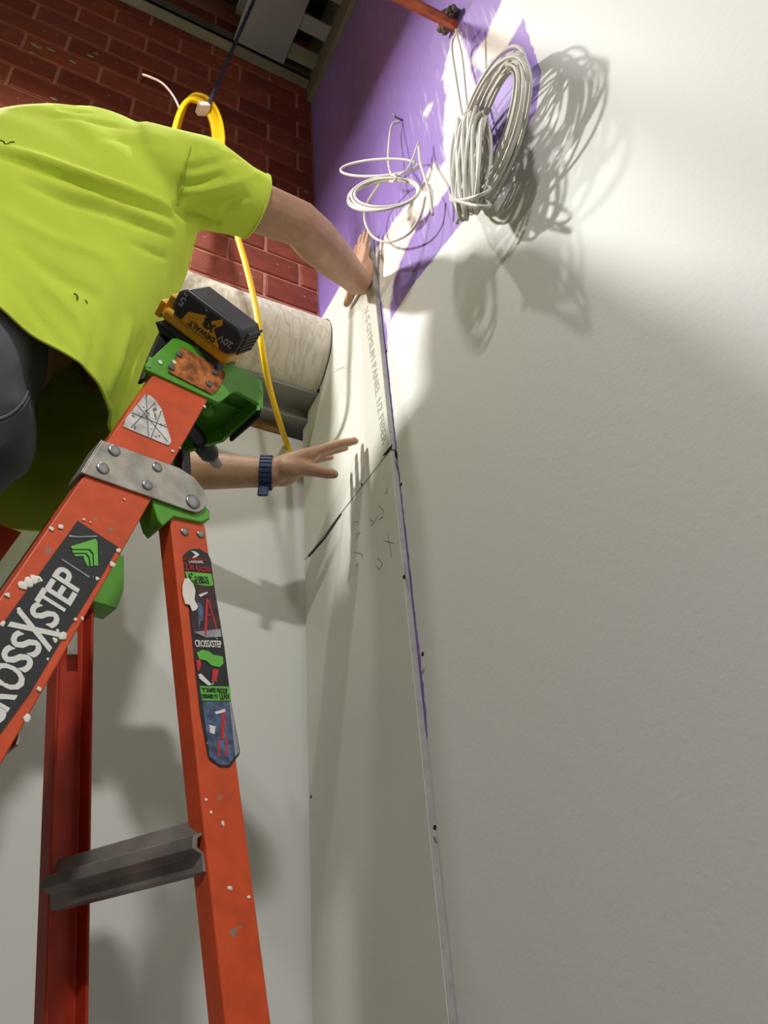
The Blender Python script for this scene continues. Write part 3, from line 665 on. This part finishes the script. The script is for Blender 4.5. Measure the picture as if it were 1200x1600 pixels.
def btext(name, items, mt):
    for txt, X, Y, wpx, hh in items:
        mb = MB(); c = lad(*q8(X, Y), OB-.0012); a = lad(*q8(X-wpx/2, Y), OB); b = lad(*q8(X+wpx/2, Y+wpx*.03), OB)
        put_text(mb, txt, .01, c, b-a, bv, .00012, fit=(np.linalg.norm(b-a), hh)); mb.build(name, mt, lb)
btext('red_lettering', [('2 in 1', 192, 262, 72, .0085), ('LADDER', 274, 280, 82, .0055), ('LOUISVILLE', 220, 216, 140, .003)], M_lred)
btext('black_lettering', [('6"', 192, 320, 26, .007), ('CLOSER TO', 258, 334, 84, .0045), ('WORK SURFACE', 246, 358, 122, .0045), ('"X" SHAPED PROTOP', 342, 1034, 160, .005), ('DESIGNED TO', 312, 1072, 100, .0045), ('LEAN', 402, 1070, 58, .0075)], M_black)
btext('white_lettering', [('CROSSXSTEP', 302, 744, 164, .008), ('LADDERS', 226, 232, 90, .003)], M_lwhite)
part('arrow_logo', [[(192,162),(222,168),(246,186),(220,206),(200,206),(222,188)]], M_lwhite)
MB().prism(b8([(152,338),(176,334),(206,372),(220,412),(214,470),(236,512),(226,534),(200,542),(184,502),(156,496),(140,440),(138,388)], OB-.0012), S_*-.0009).build('plaster_smear', M_grout, lad_root, bevel=.0004)
for x, y, r in ((349,1287,.0022),(360,1388,.003),(389,1402,.002),(322,1250,.002),(330,1270,.0018)): splash(lad_root, x, y, r, OB)

# ------------------------------------------------------------------ cordless drill resting in the cap
Fd = nrm([.838, -.034, -.544]); Ud = np.array([.253, -.934, .237]); Ud = nrm(Ud - (Ud @ Fd)*Fd); Wd = np.cross(Fd, Ud)
if Wd[2] > 0: Wd = -Wd
BCn = ray(334, 507)*1.105
def dp(f, u, w_): return BCn + f*Fd + u*Ud + w_*Wd
drill = thing('cordless_drill', dp(0, -.05, .03), 'black and yellow cordless drill lying on its side in the green ladder cap', 'drill')
def rbox(f0, f1, u0, u1, w0, w1, ch=.008):
    prof = lambda w_, i: [dp(f, u, w_) for f, u in [(f0+i+ch,u0+i),(f1-i-ch,u0+i),(f1-i,u0+i+ch),(f1-i,u1-i-ch),(f1-i-ch,u1-i),(f0+i+ch,u1-i),(f0+i,u1-i-ch),(f0+i,u0+i+ch)]]
    return MB().loft([prof(w0, .004), prof(w0+.004, 0), prof(w1-.004, 0), prof(w1, .004)])
bt = rbox(-.052, .054, -.012, .030, -.034, .034, .010).build('battery', M_tool, drill, bevel=.003)
yb_ = rbox(-.060, .050, -.028, -.010, -.030, .030, .004).build('battery_base', M_yel, drill, bevel=.002)
MB().obox(dp(-.058, -.010, .006), (Fd, Ud, Wd), (.005, .016, .016)).build('release_button', M_yel, yb_, bevel=.002)
MB().obox(dp(-.070, -.024, .0), (Fd, Ud, Wd), (.005, .012, .013)).build('release_catch', M_yel, yb_, bevel=.002)
for k in range(6): MB().obox(dp(.0545, -.004 + .006*k, 0), (Fd, Ud, Wd), (.0012, .0018, .024)).build('vent_rib', M_rubber, bt)
for k in range(4): MB().obox(dp(-.0525, -.004 + .007*k, -.004), (Fd, Ud, Wd), (.0012, .0018, .020)).build('vent_rib', M_rubber, bt)
zz = MB()
zz.prism([dp(f, u, .0342) for f, u in [(-.026,.006),(-.012,.012),(-.004,.016),(.002,.010),(.012,.020),(.018,.026),(.022,.020),(.014,.008),(.030,-.006),(.034,-.010),(-.030,-.010)]], Wd*.0006)
zz.build('yellow_panel', M_yel, bt)
cfn = lambda f, u: dp(f, u, .0352)
tb = MB(); put_text(tb, 'DEWALT', .01, cfn(.002, -.005), -Fd, -Ud, .0003, fit=(.042, .0075)); tb.build('black_lettering', M_black, bt); tb = MB(); put_text(tb, 'XR', .01, cfn(.006, .008), -Fd, -Ud, .0006, fit=(.020, .012))
tb.build('black_lettering', M_black, bt)
for tx_, f_, u_, fit_ in (('20V', .036, .004, (.022, .009)), ('5', -.040, .012, (None, .013)), ('Ah', -.040, .022, (.006, .004))):
    tg = MB(); put_text(tg, tx_, .01, cfn(f_, u_), -Fd, -Ud, .0002, fit=fit_); tg.build('grey_lettering', M_lgrey, bt)
# handle, body, chuck
ft = rbox(-.062, .046, -.048, -.028, -.030, .030, .01).build('handle_foot', M_tool, drill, bevel=.003)
MB().tube([dp(-.02,-.045,0), dp(-.010,-.07,.004), dp(.008,-.105,.01), dp(.018,-.125,.012)], [.022,.019,.020,.024], 16, round_caps=True).build('handle', M_tool, drill, smooth=True)
tipp = ray(341, 728)*1.24
bax = dp(.02, -.130, .012); fdir = nrm(tipp - bax)
blen = np.linalg.norm(tipp - bax)
MB().tube([bax - fdir*.012, bax, bax + fdir*.04, bax + fdir*(blen-.05)], [.010,.010,.010,.010], 20, round_caps=True).build('motor_housing', M_tool, drill, smooth=True)
MB().tube([tipp - fdir*.058, tipp - fdir*.048, tipp - fdir*.028, tipp - fdir*.020], [.0125,.0155,.0145,.0105], 20).build('chuck', M_tool, drill, smooth=True)
MB().tube([tipp - fdir*.030, tipp - fdir*.003, tipp], [.0085,.0080,.0068], 16).build('chuck_nose', M_chuck, drill, smooth=True)

# ------------------------------------------------------------------ yellow cord, rope, loose wire
yc = thing('extension_cord', ony(300, 190, 1.13), 'yellow electrical cord with a coil behind the shoulder, hanging down past the pipe', 'cord')
for k in range(4):
    P = []; r = 1 + .035*(k-1.5); dx = (k-1.5)*3
    for q in np.linspace(0, 2*math.pi, 40, endpoint=False):
        x_, y_ = 296 + dx + 45*r*math.cos(q)*(1 if math.cos(q) > 0 else .55), 232 + 80*r*math.sin(q)
        x_ += 6*math.sin(q)*-1
        P.append(ony(x_, y_, 1.12 + .018*math.cos(q+k) + .008*k))
    MB().tube(P, .0065, 10, closed=True).build('coil_loop', M_cord, yc, smooth=True)
MB().tube(smooth_curve([ony(346,215,1.13), ony(358,280,1.13), ony(368,355,1.14), ony(383,410,1.15), ony(398,472,1.165), ony(409,540,1.185), ony(420,600,1.24), ony(434,650,1.33), ony(447,690,1.42), ony(458,722,1.455), ony(462,738,1.50)], 10), .0072, 12).build('hanging_cord', M_cord, yc, smooth=True)
c = ony(317, 170, 1.125)
MB().obox(c, (nrm(ony(325,178,1.125)-ony(309,158,1.125)), nrm(np.cross(ony(325,178,1.125)-ony(309,158,1.125), (0,1,0))), np.array([0,1.,0])), (.009, .016, .017)).build('tape_label', M_tape, yc, bevel=.004)
rt_, rb_ = ony(410, -30, 1.10), ony(322, 172, 1.125)
rp = MB()
for k in range(2):
    n = 60; rp.tube([rb_ + (rt_-rb_)*i/n + .0022*np.array([math.cos(i*1.2+k*math.pi), math.sin(i*1.2+k*math.pi), 0]) for i in range(n+1)], .0042, 6)
tag(rp.build('rope', M_rope, smooth=True, org=rb_), 'dark blue twisted rope hanging down from the ceiling steel to the yellow cord', 'rope')
lw = smooth_curve([ony(222,116,1.12), ony(236,121,1.12), ony(252,129,1.12), ony(264,141,1.12), ony(274,156,1.12), ony(281,172,1.12)], 6)
tag(MB().tube(lw, .0028, 8).build('loose_wire', M_tape, smooth=True, org=lw[-1]), 'short thin white wire end sticking up behind the yellow shirt', 'wire')

# ------------------------------------------------------------------ the worker
person = thing('person', (-.08, .95, .03), 'person in a hi-vis yellow t-shirt and charcoal trousers reaching up to the board', 'person')
def remesh_obj(mb, voxel, iters, fac=.5):
    me = bpy.data.meshes.new('tmp'); me.from_pydata([tuple(q) for q in mb.v], [], mb.f)
    bm = bmesh.new(); bm.from_mesh(me); bmesh.ops.recalc_face_normals(bm, faces=bm.faces); bm.to_mesh(me); bm.free()
    o = bpy.data.objects.new('tmp', me); COL.objects.link(o)
    r = o.modifiers.new('r', 'REMESH'); r.mode = 'VOXEL'; r.voxel_size = voxel
    s = o.modifiers.new('s', 'SMOOTH'); s.factor = fac; s.iterations = iters
    dg = bpy.context.evaluated_depsgraph_get(); dg.update()
    out = bpy.data.meshes.new_from_object(o.evaluated_get(dg)); bpy.data.objects.remove(o); return out
def link_mesh(name, me, mt, parent):
    org = np.array(parent['_o']); co = np.empty(len(me.vertices)*3); me.vertices.foreach_get('co', co); co = co.reshape(-1, 3) - org
    me.vertices.foreach_set('co', co.ravel()); me.update(); me.materials.clear(); me.materials.append(mt)
    for p in me.polygons: p.use_smooth = True
    o = bpy.data.objects.new(name, me); COL.objects.link(o); o.parent = parent; o['_o'] = [float(q) for q in org]; return o

SR = np.array([.135, .855, 1.385]); ER = ray(468, 350)*1.63; WR = np.array([.588, 1.018, 1.520])
SL = np.array([.10, 1.225, 1.31]); EL = np.array([.180, 1.285, 1.040]); WL = ray(424, 739)*1.60
body = MB()
def lerp(a, b, t): return a + (b-a)*t
# right arm: shoulder, upper arm, elbow, forearm, wrist
body.tube([SR+np.array([-.04,.05,-.02]), SR, lerp(SR,ER,.35), lerp(SR,ER,.7), ER, lerp(ER,WR,.25), lerp(ER,WR,.6), lerp(ER,WR,.88), WR], [.05,.055,.052,.048,.0455,.048,.043,.034,.032], 20, round_caps=True)
body.tube([SL+np.array([-.04,-.05,-.0]), SL, lerp(SL,EL,.35), lerp(SL,EL,.7), EL], [.058,.058,.050,.045,.042], 20, round_caps=True)
body.tube([EL, lerp(EL,WL,.25), lerp(EL,WL,.55), lerp(EL,WL,.85), WL], [.042,.043,.038,.031,.029], 20, round_caps=True)
# torso core, neck, head
body.tube([(-.14,1.02,.93),(-.09,1.02,1.07),(-.01,1.02,1.2),(.06,1.02,1.32),(.10,1.02,1.40)], [.135,.13,.125,.12,.08], 20, round_caps=True)
HC = np.array([.098, .960, 1.487])
body.tube([(.09,1.02,1.38), HC-np.array([.01,-.03,.07])], [.062,.055], 16, round_caps=True)
hz = nrm([.35, .0, .93]); hx = nrm(np.cross((0,1,0), hz)); hy = np.cross(hz, hx)      # head up / forward / left
body.ell(HC, (hx, hy, hz), (.092, .074, .112), 20, 14)
body.ell(HC + hx*.035 - hz*.05, (hx, hy, hz), (.062, .055, .060), 16, 10)
body.tube([HC+hx*.085+hz*.01, HC+hx*.108-hz*.022], [.009,.015], 10, round_caps=True)        # nose
for s in (-1, 1): body.ell(HC + hy*s*.075 - hx*.005 - hz*.01, (hx, hy, hz), (.018, .008, .030), 10, 8)
# legs inside the trousers
HR, HL = np.array([-.115, .945, .90]), np.array([-.13, 1.10, .90])
KR, KL = np.array([-.165, .92, .47]), np.array([-.20, 1.06, .47]); 
zs_ = H0[2] - .59; FR = np.array([-.20, .90, zs_+.09]); FL = np.array([-.215, 1.0, zs_+.09])
for a, b, c in ((HR,KR,FR), (HL,KL,FL)): body.tube([a, lerp(a,b,.5), b, lerp(b,c,.3), c], [.085,.07,.05,.05,.036], 16, round_caps=True)

def hand(wrist, d, l, n, length, curls, spreads, thumb_dir, thumb_curl=.3, ts=1.0, fat=1.0):
    """d finger direction, l towards the thumb, n palm normal"""
    d, l, n = nrm(d), nrm(l), nrm(n); k = length/.19
    # palm: lofted superellipse from wrist to knuckles
    rings = []
    for t, wd, thk, sh in ((-.012,.026,.021,.0),(.012,.029,.0205,.001),(.040,.037,.0185,.002),(.070,.041,.0155,.001),(.090,.0405,.0125,-.001),(.100,.036,.009,-.001)):
        c = wrist + d*t*k + l*sh*k
        rings.append([c + l*wd*k*math.copysign(abs(math.cos(q))**.75, math.cos(q)) + n*thk*fat*k*math.copysign(abs(math.sin(q))**.85, math.sin(q)) for q in np.linspace(0, 2*math.pi, 22, endpoint=False)])
    body.loft(rings)
    tips = []
    for i, (off, base, seg, r) in enumerate(((.0305,.092,(.043,.025,.020),.0090),(.0100,.097,(.047,.029,.021),.0092),(-.0105,.093,(.043,.027,.020),.0086),(-.0290,.084,(.034,.020,.018),.0076))):
        p = wrist + d*(base-.022)*k + l*off*k*.93; a = spreads[i]; dd = nrm(d*math.cos(a) + l*math.sin(a)); P = [p]; rr_ = [r*1.05*k]
        p = p + dd*.022*k; P.append(p); rr_.append(r*1.08*k); ang = 0
        for j, sg in enumerate(seg):
            ang += curls[i][j]; v_ = nrm(dd*math.cos(ang) + n*math.sin(ang)); p = p + v_*sg*k
            P.append(p - v_*sg*k*.5); rr_.append(r*k*(1.0, .93, .85)[j]); P.append(p); rr_.append(r*k*(1.0, .93, .78)[j])
        body.tube(P, rr_, 14, round_caps=True); tips.append((P[-1], v_, n, r*k*.78))
    td = nrm(thumb_dir); p = wrist + d*.018*k + l*.022*k + n*.006*k; P = [p]; rr_ = [.019*k]
    p = p + nrm(.55*d + .75*td)*.042*k*ts; P.append(p); rr_.append(.0155*k); p = p + td*.034*k*ts; P.append(p); rr_.append(.0118*k)
    t2_ = nrm(td + d*thumb_curl); P.append(p + t2_*.014*k); rr_.append(.0115*k); p = p + t2_*.026*k*ts; P.append(p); rr_.append(.0092*k)
    body.tube(P, rr_, 14, round_caps=True)
    body.ell(wrist + d*.040*k + l*.022*k + n*.012*k, (d, l, n), (.036*k, .020*k, .019*k*fat), 14, 10)      # ball of the thumb
    body.ell(wrist + d*.035*k - l*.022*k + n*.010*k, (d, l, n), (.036*k, .016*k, .017*k*fat), 14, 10)
    tips.append((P[-1], t2_, -l, .0085*k)); return tips
# right hand flat on the board edge: fingers up, thumb towards the brick
tipsR = hand(WR + np.array([.012, .004, .010]), (0.02, -.10, 1), (0, 1, .10), (1, 0, 0), .165, ((.05,.06,.05),)*4, (.10,.02,-.05,-.14), (.10,.97,-.10), .15)
body.tube([lerp(ER,WR,.8), WR, WR+np.array([.016,.004,.022])], [.034,.033,.028], 16, round_caps=True)
# left hand reaching towards the board: fingers forward and up, thumb towards the camera
dL = nrm([.80, -.19, .54]); lL = np.array([.12, -.97, -.14]); lL = nrm(lL - (lL @ dL)*dL); nL = np.cross(dL, lL)
tipsL = hand(WL, dL, lL, nL, .196, ((.05,.10,.06),(.02,.08,.05),(.02,.08,.05),(.05,.10,.06)), (.04,.03,-.04,-.11), nrm(ray(525,741)*1.585 - ray(470,728)*1.575), .1, ts=.95, fat=1.2)
bme = remesh_obj(body, .0034, 3, .5)
body_o = link_mesh('body', bme, M_skin, person)
# fingernails
for k, tp_ in enumerate(tipsL[:4] + [tipsL[4]] + tipsR[2:4]):
    p, v_, n_, r = tp_
    up_ = -n_ if k != 4 else nrm(np.cross(v_, nL))
    if k == 4: up_ = nrm(lL - (lL @ v_)*v_)
    side = np.cross(v_, up_)
    MB().ell(p + up_*r*.80 - v_*.001, (v_, side, up_), (.0065, .0052, .0014), 12, 8).build('fingernail', M_nail, body_o, smooth=True)

# hair cap and face details (head hidden behind the shoulder here)
hr = MB(); hr.ell(HC - hx*.012 + hz*.022, (hx, hy, hz), (.094, .081, .102), 20, 14)
hob = hr.build('hair', M_hair, person, smooth=True)
for s in (-1, 1):
    MB().ell(HC + hx*.083 + hy*s*.030 + hz*.004, (hx, hy, hz), (.010,.013,.008), 12, 8).build('eye', M_tape, body_o, smooth=True)
MB().ell(HC + hx*.092 - hz*.068, (hx, hy, hz), (.008,.022,.006), 12, 8).build('mouth', M_nail, body_o, smooth=True)

# t-shirt: torso and sleeves as one cloth surface, open at hem and cuffs
sh = MB()
def tring(F, B, W, yc, e=2.3, n=48):
    F = np.array([F[0], yc, F[1]]); B = np.array([B[0], yc, B[1]]); c = (F+B)/2; a = (F-B)/2; out = []
    for q in np.linspace(0, 2*math.pi, n, endpoint=False):
        cs, sn = math.cos(q), math.sin(q); rr_ = (abs(cs)**e + abs(sn)**e)**(-1/e)
        out.append(c + a*cs*rr_ + np.array([0, W*sn*rr_, 0]))
    return out
rings = [tring((.118,.74), (-.32,.87), .204, 1.042, 3.0), tring((.124,.83), (-.32,.96), .202, 1.039, 3.0), tring((.140,.95), (-.315,1.07), .200, 1.034, 2.9), tring((.158,1.06), (-.30,1.20), .205, 1.030, 2.7),
         tring((.175,1.16), (-.265,1.325), .210, 1.020), tring((.192,1.245), (-.195,1.425), .212, 1.016), tring((.205,1.31), (-.10,1.495), .205, 1.014), tring((.21,1.365), (-.01,1.53), .18, 1.012),
         tring((.205,1.41), (.055,1.54), .13, 1.012), tring((.20,1.435), (.085,1.54), .08, 1.02)]
sh.loft(rings)
CR_ = lerp(SR, ER, .62)
sh.tube([SR+np.array([-.09,.10,-.02]), SR+np.array([-.02,.02,.010]), lerp(SR,ER,.22)+np.array([0,0,.008]), lerp(SR,ER,.5), lerp(SR,ER,.74)], [.092,.094,.082,.067,.060], 24, round_caps=True)
CL_ = lerp(SL, EL, .60)
sh.tube([SL+np.array([-.06,-.09,-.03]), SL+np.array([-.02,-.01,-.0]), lerp(SL,EL,.25), lerp(SL,EL,.7)], [.085,.080,.074,.068], 24, round_caps=True)
sme = remesh_obj(sh, .006, 12, .5)
# folds: pull the cloth along strokes; each stroke is laid on the cloth surface
co = np.empty(len(sme.vertices)*3); sme.vertices.foreach_get('co', co); co = co.reshape(-1, 3); no = np.empty(len(sme.vertices)*3); sme.vertices.foreach_get('normal', no); no = no.reshape(-1, 3)
bvh = BVHTree.FromPolygons([Vector(q) for q in co], [tuple(p.vertices) for p in sme.polygons])
def on_shirt(x, y):
    r = nrm(ray(x, y)); h = bvh.ray_cast(Vector((0,0,0)), Vector(r)); return np.array(h[0]) if h[0] else None
disp = np.zeros(len(co))
def fold(px, amp, wid):
    P = [on_shirt(*q) for q in px]; P = [q for q in P if q is not None]
    if len(P) < 2: return
    P = smooth_curve(P, 6); best = np.full(len(co), 9.); par = np.zeros(len(co)); m_ = len(P)-1
    for i in range(m_):
        a, b = P[i], P[i+1]; e = b-a; t = np.clip(((co-a) @ e)/(e @ e + 1e-12), 0, 1); dd = np.linalg.norm(co - a - t[:,None]*e, axis=1)
        up_ = dd < best; best = np.where(up_, dd, best); par = np.where(up_, (i+t)/m_, par)
    global disp
    disp += amp*np.exp(-(best/wid)**2)*np.clip(4*par*(1-par), 0, 1)**.5
for px, a, w_ in (([(-20,238),(60,262),(130,285),(200,312),(275,345)], -.010, .010), ([(-20,226),(60,248),(130,272),(210,300),(278,330)], .007, .010),
                  ([(30,285),(110,315),(200,345),(272,372)], -.006, .009), ([(40,270),(120,302),(210,332),(275,358)], .005, .009),
                  ([(268,322),(290,335),(315,345),(345,350)], -.010, .010), ([(275,290),(310,285),(350,272),(400,258)], -.006, .008), ([(280,302),(320,298),(360,288),(408,272)], .005, .008),
                  ([(285,318),(320,316),(355,310),(385,300)], -.005, .008), ([(292,268),(330,256),(372,246)], -.004, .008), ([(290,255),(320,240),(360,232)], .003, .008),
                  ([(90,172),(150,176),(215,186)], -.003, .007), ([(70,182),(140,188),(225,200)], -.003, .008), ([(310,185),(298,230),(284,280),(280,322)], -.0045, .006),
                  ([(228,520),(205,575),(185,640),(168,690)], -.008, .014), ([(205,500),(185,560),(165,620)], .006, .014), ([(150,500),(140,560),(130,600)], -.003, .012),
                  ([(20,380),(90,430),(160,470)], -.004, .016), ([(0,330),(80,370),(180,410)], .003, .014), ([(20,440),(70,500),(120,570)], -.003, .010), ([(60,430),(120,500),(150,570)], .003, .010),
                  ([(345,330),(365,318),(392,305)], -.004, .006), ([(200,380),(240,395),(262,402)], -.004, .008), ([(150,215),(200,222),(260,225)], -.002, .010)):
    fold(px, a*1.35, w_*.82)
hemz = .868 - .33*co[:,0] - .11*(co[:,1]-.87) - co[:,2]                 # > 0 below the hem plane
drape = np.exp(-np.clip(-hemz, 0, 1)/.10); ang_ = np.arctan2(co[:,1]-1.04, co[:,0]+.1)
disp += drape*(.006*np.sin(7*ang_+.4) + .004*np.sin(12*ang_))
disp += .0012*np.sin(70*co[:,2]+40*co[:,0])*np.sin(35*co[:,1]+20*co[:,2])
co = co + no*disp[:, None]; sme.vertices.foreach_set('co', co.ravel()); sme.update()
bm = bmesh.new(); bm.from_mesh(sme)
def cut(pt_, nv, limit=None):
    geom = bm.verts[:] + bm.edges[:] + bm.faces[:]
    if limit:
        fs = []
        for f in bm.faces:
            q = np.array(f.calc_center_median()); a, b, rad = limit; e = b-a; t = min(1.6, max(0, ((q-a) @ e)/(e @ e)))
            if np.linalg.norm(q-a-t*e) < rad: fs.append(f)
        es = {e for f in fs for e in f.edges}; vs = {v for f in fs for v in f.verts}; geom = list(vs) + list(es) + fs
    bmesh.ops.bisect_plane(bm, geom=geom, plane_co=Vector(pt_), plane_no=Vector(nrm(nv)), clear_outer=True)
cut((0, .87, .868), (-.33, -.11, -1))
aR = nrm(ER-SR); cut(CR_, nrm(aR + np.array([.0, .0, -.18])), (lerp(SR,ER,.35), ER, .095))
aL = nrm(EL-SL); cut(CL_, aL, (lerp(SL,EL,.45), EL, .080))
cut((.145, 1.02, 1.478), (.45, 0, .9), (np.array([.10,1.02,1.44]), np.array([.145,1.02,1.50]), .075))
# keep the main piece, collect its open borders for the hems
bm.verts.ensure_lookup_table()
bmesh.ops.delete(bm, geom=[v for v in bm.verts if not v.link_faces], context='VERTS')
loops = []; seen = set()
for e0_ in [e for e in bm.edges if e.is_boundary]:
    if e0_ in seen: continue
    lp_ = []; e = e0_; v = e.verts[0]
    while e not in seen:
        seen.add(e); lp_.append(np.array(v.co)); v = e.other_vert(v); nx = [q for q in v.link_edges if q.is_boundary and q not in seen]
        if not nx: break
        e = nx[0]
    if len(lp_) > 20: loops.append(lp_)
bm.to_mesh(sme); bm.free()
shirt = link_mesh('t_shirt', sme, M_shirt, person)
so = shirt.modifiers.new('cloth', 'SOLIDIFY'); so.thickness = .0016; so.offset = -1
def smooth_loop(lp_, it=4):
    P = np.array(lp_)
    for _ in range(it): P = .5*P + .25*(np.roll(P,1,0)+np.roll(P,-1,0))
    return P
for lp_ in loops:
    P = smooth_loop(lp_, 3)[::2]; MB().tube(list(P), .0024, 6, closed=True).build('hem', M_hem, shirt, smooth=True)
# dark printed mark on the back and a stain on the side
P = [on_shirt(*q) for q in ((311,187),(304,212),(296,240),(288,270),(282,298),(279,322))]; P = [q - .0005*nrm(q) for q in P if q is not None]
if len(P) > 2: MB().tube(smooth_curve(P, 5), .0011, 6).build('sleeve_seam', M_seam2, shirt, smooth=True)
def mark(px, wd):
    P = [on_shirt(*q) for q in px]; P = [q - .0035*nrm(q) for q in P if q is not None]; pm_ = MB()
    for a, b in zip(P[:-1], P[1:]):
        t = nrm(b-a); n_ = np.cross(t, nrm(a))*wd; pm_.prism([a-n_, b-n_, b+n_, a+n_], -.0006*nrm(a))
    if pm_.v: pm_.build('printed_mark', M_dark, shirt)
mark([(0,219),(6,221)], .001); mark([(1,227),(6,226),(11,225),(16,222),(23,222)], .0009); mark([(6,221),(8,226)], .002)
mark([(115,459),(119,460),(122,465),(120,468)], .0012); mark([(133,468),(137,474)], .0008)

# trousers
tr = MB()
tr.loft([[np.array([-.145 + .155*math.cos(q)*k_ + dx_, 1.02 + .185*math.sin(q)*k_, z_]) for q in np.linspace(0, 2*math.pi, 28, endpoint=False)] for z_, k_, dx_ in ((.80,.98,.01),(.88,1.02,.0),(.96,.98,-.0),(1.03,.9,-.0),(1.05,.86,0))])
for a, b, c in ((HR,KR,FR), (HL,KL,FL)):
    tr.tube([a+np.array([0,0,.02]), lerp(a,b,.25), lerp(a,b,.6), b, lerp(b,c,.35), lerp(b,c,.75), c+np.array([0,0,.0])], [.112,.108,.098,.086,.082,.076,.074], 22)
tme = remesh_obj(tr, .009, 5, .5)
tco = np.empty(len(tme.vertices)*3); tme.vertices.foreach_get('co', tco); tco = tco.reshape(-1,3); tno = np.empty(len(tme.vertices)*3); tme.vertices.foreach_get('normal', tno); tno = tno.reshape(-1,3)
dsp_ = .0042*np.sin(38*tco[:,2]+18*tco[:,0]+9*np.sin(8*tco[:,1])) + .0022*np.sin(60*tco[:,0]-30*tco[:,2])
tme.vertices.foreach_set('co', (tco + tno*dsp_[:,None]).ravel()); tme.update()
tbv = BVHTree.FromPolygons([v.co.copy() for v in tme.vertices], [tuple(p.vertices) for p in tme.polygons])
trousers = link_mesh('trousers', tme, M_trous, person)
def on_tr(x, y):
    h = tbv.ray_cast(Vector((0,0,0)), Vector(nrm(ray(x, y)))); return np.array(h[0]) if h[0] else None
for px in ([(-30,660),(-10,657),(10,650),(25,640),(38,625),(45,605),(48,580)], [(-30,667),(-10,664),(12,656),(28,645),(41,629),(48,608)]):
    P = [on_tr(*q) for q in px]; P = [q - .001*nrm(q) for q in P if q is not None]
    if len(P) > 2: MB().tube(smooth_curve(P, 5), .0022, 6).build('pocket_seam', M_seam, trousers, smooth=True)
# boots
for c in (FR, FL):
    bo = MB(); bo.tube([c+np.array([0,0,.05]), c+np.array([0,0,-.02]), c+np.array([.01,0,-.055])], [.05,.05,.052], 18, round_caps=False)
    bo.ell(c+np.array([.07,0,-.055]), (np.array([1.,0,0]), np.array([0,1.,0]), np.array([0,0,1.])), (.115,.047,.035), 18, 10)
    b_ = link_mesh('boot', remesh_obj(bo, .007, 3), M_boot, person)
# watch on the left wrist
ax_ = nrm(WL-EL); wc = ray(416, 738)*1.597; wc = WL - ax_*((WL-wc) @ ax_)*1.0
s1 = nrm(np.cross(ax_, (0,0,1))); s2 = np.cross(ax_, s1)
wt = bpy.data.objects.new('watch', None); COL.objects.link(wt); wt.parent = person; wt['_o'] = list(person['_o'])
def wring(t, rr_): return [wc + ax_*t + rr_*(math.cos(q)*s1*1.02 + math.sin(q)*s2*.98) for q in np.linspace(0, 2*math.pi, 40, endpoint=False)]
R0 = .0318
MB().loft([wring(-.0125,R0-.002), wring(-.0125,R0+.0018), wring(.0125,R0+.0018), wring(.0125,R0-.002), wring(-.0125,R0-.002)], caps=False).build('strap', M_strap, wt, smooth=False)
for k in range(22):
    q = 2*math.pi*k/22; c = wc + (R0+.0024)*(math.cos(q)*s1*1.02+math.sin(q)*s2*.98); n_ = nrm(math.cos(q)*s1+math.sin(q)*s2); MB().obox(c, (ax_, n_, np.cross(ax_, n_)), (.0115, .0012, .0030)).build('strap_ridge', M_strap, wt, bevel=.0006)
cn = nrm(np.array([-.2, .75, .62]) - (np.array([-.2,.75,.62]) @ ax_)*ax_); cs_ = np.cross(ax_, cn)
MB().obox(wc + cn*(R0+.006), (ax_, cn, cs_), (.020, .0055, .018)).build('watch_case', M_case, wt, bevel=.004)
tl = ray(410, 772)*1.565 - wc; tn_ = nrm(tl - (tl @ ax_)*ax_)
MB().obox(wc - cn*0 + tn_*.047 - ax_*.003, (nrm(ax_), tn_, np.cross(ax_, tn_)), (.0105, .0125, .003)).build('strap_tail', M_strap, wt, bevel=.003)

for o in bpy.data.objects:
    if '_o' in o: del o['_o']
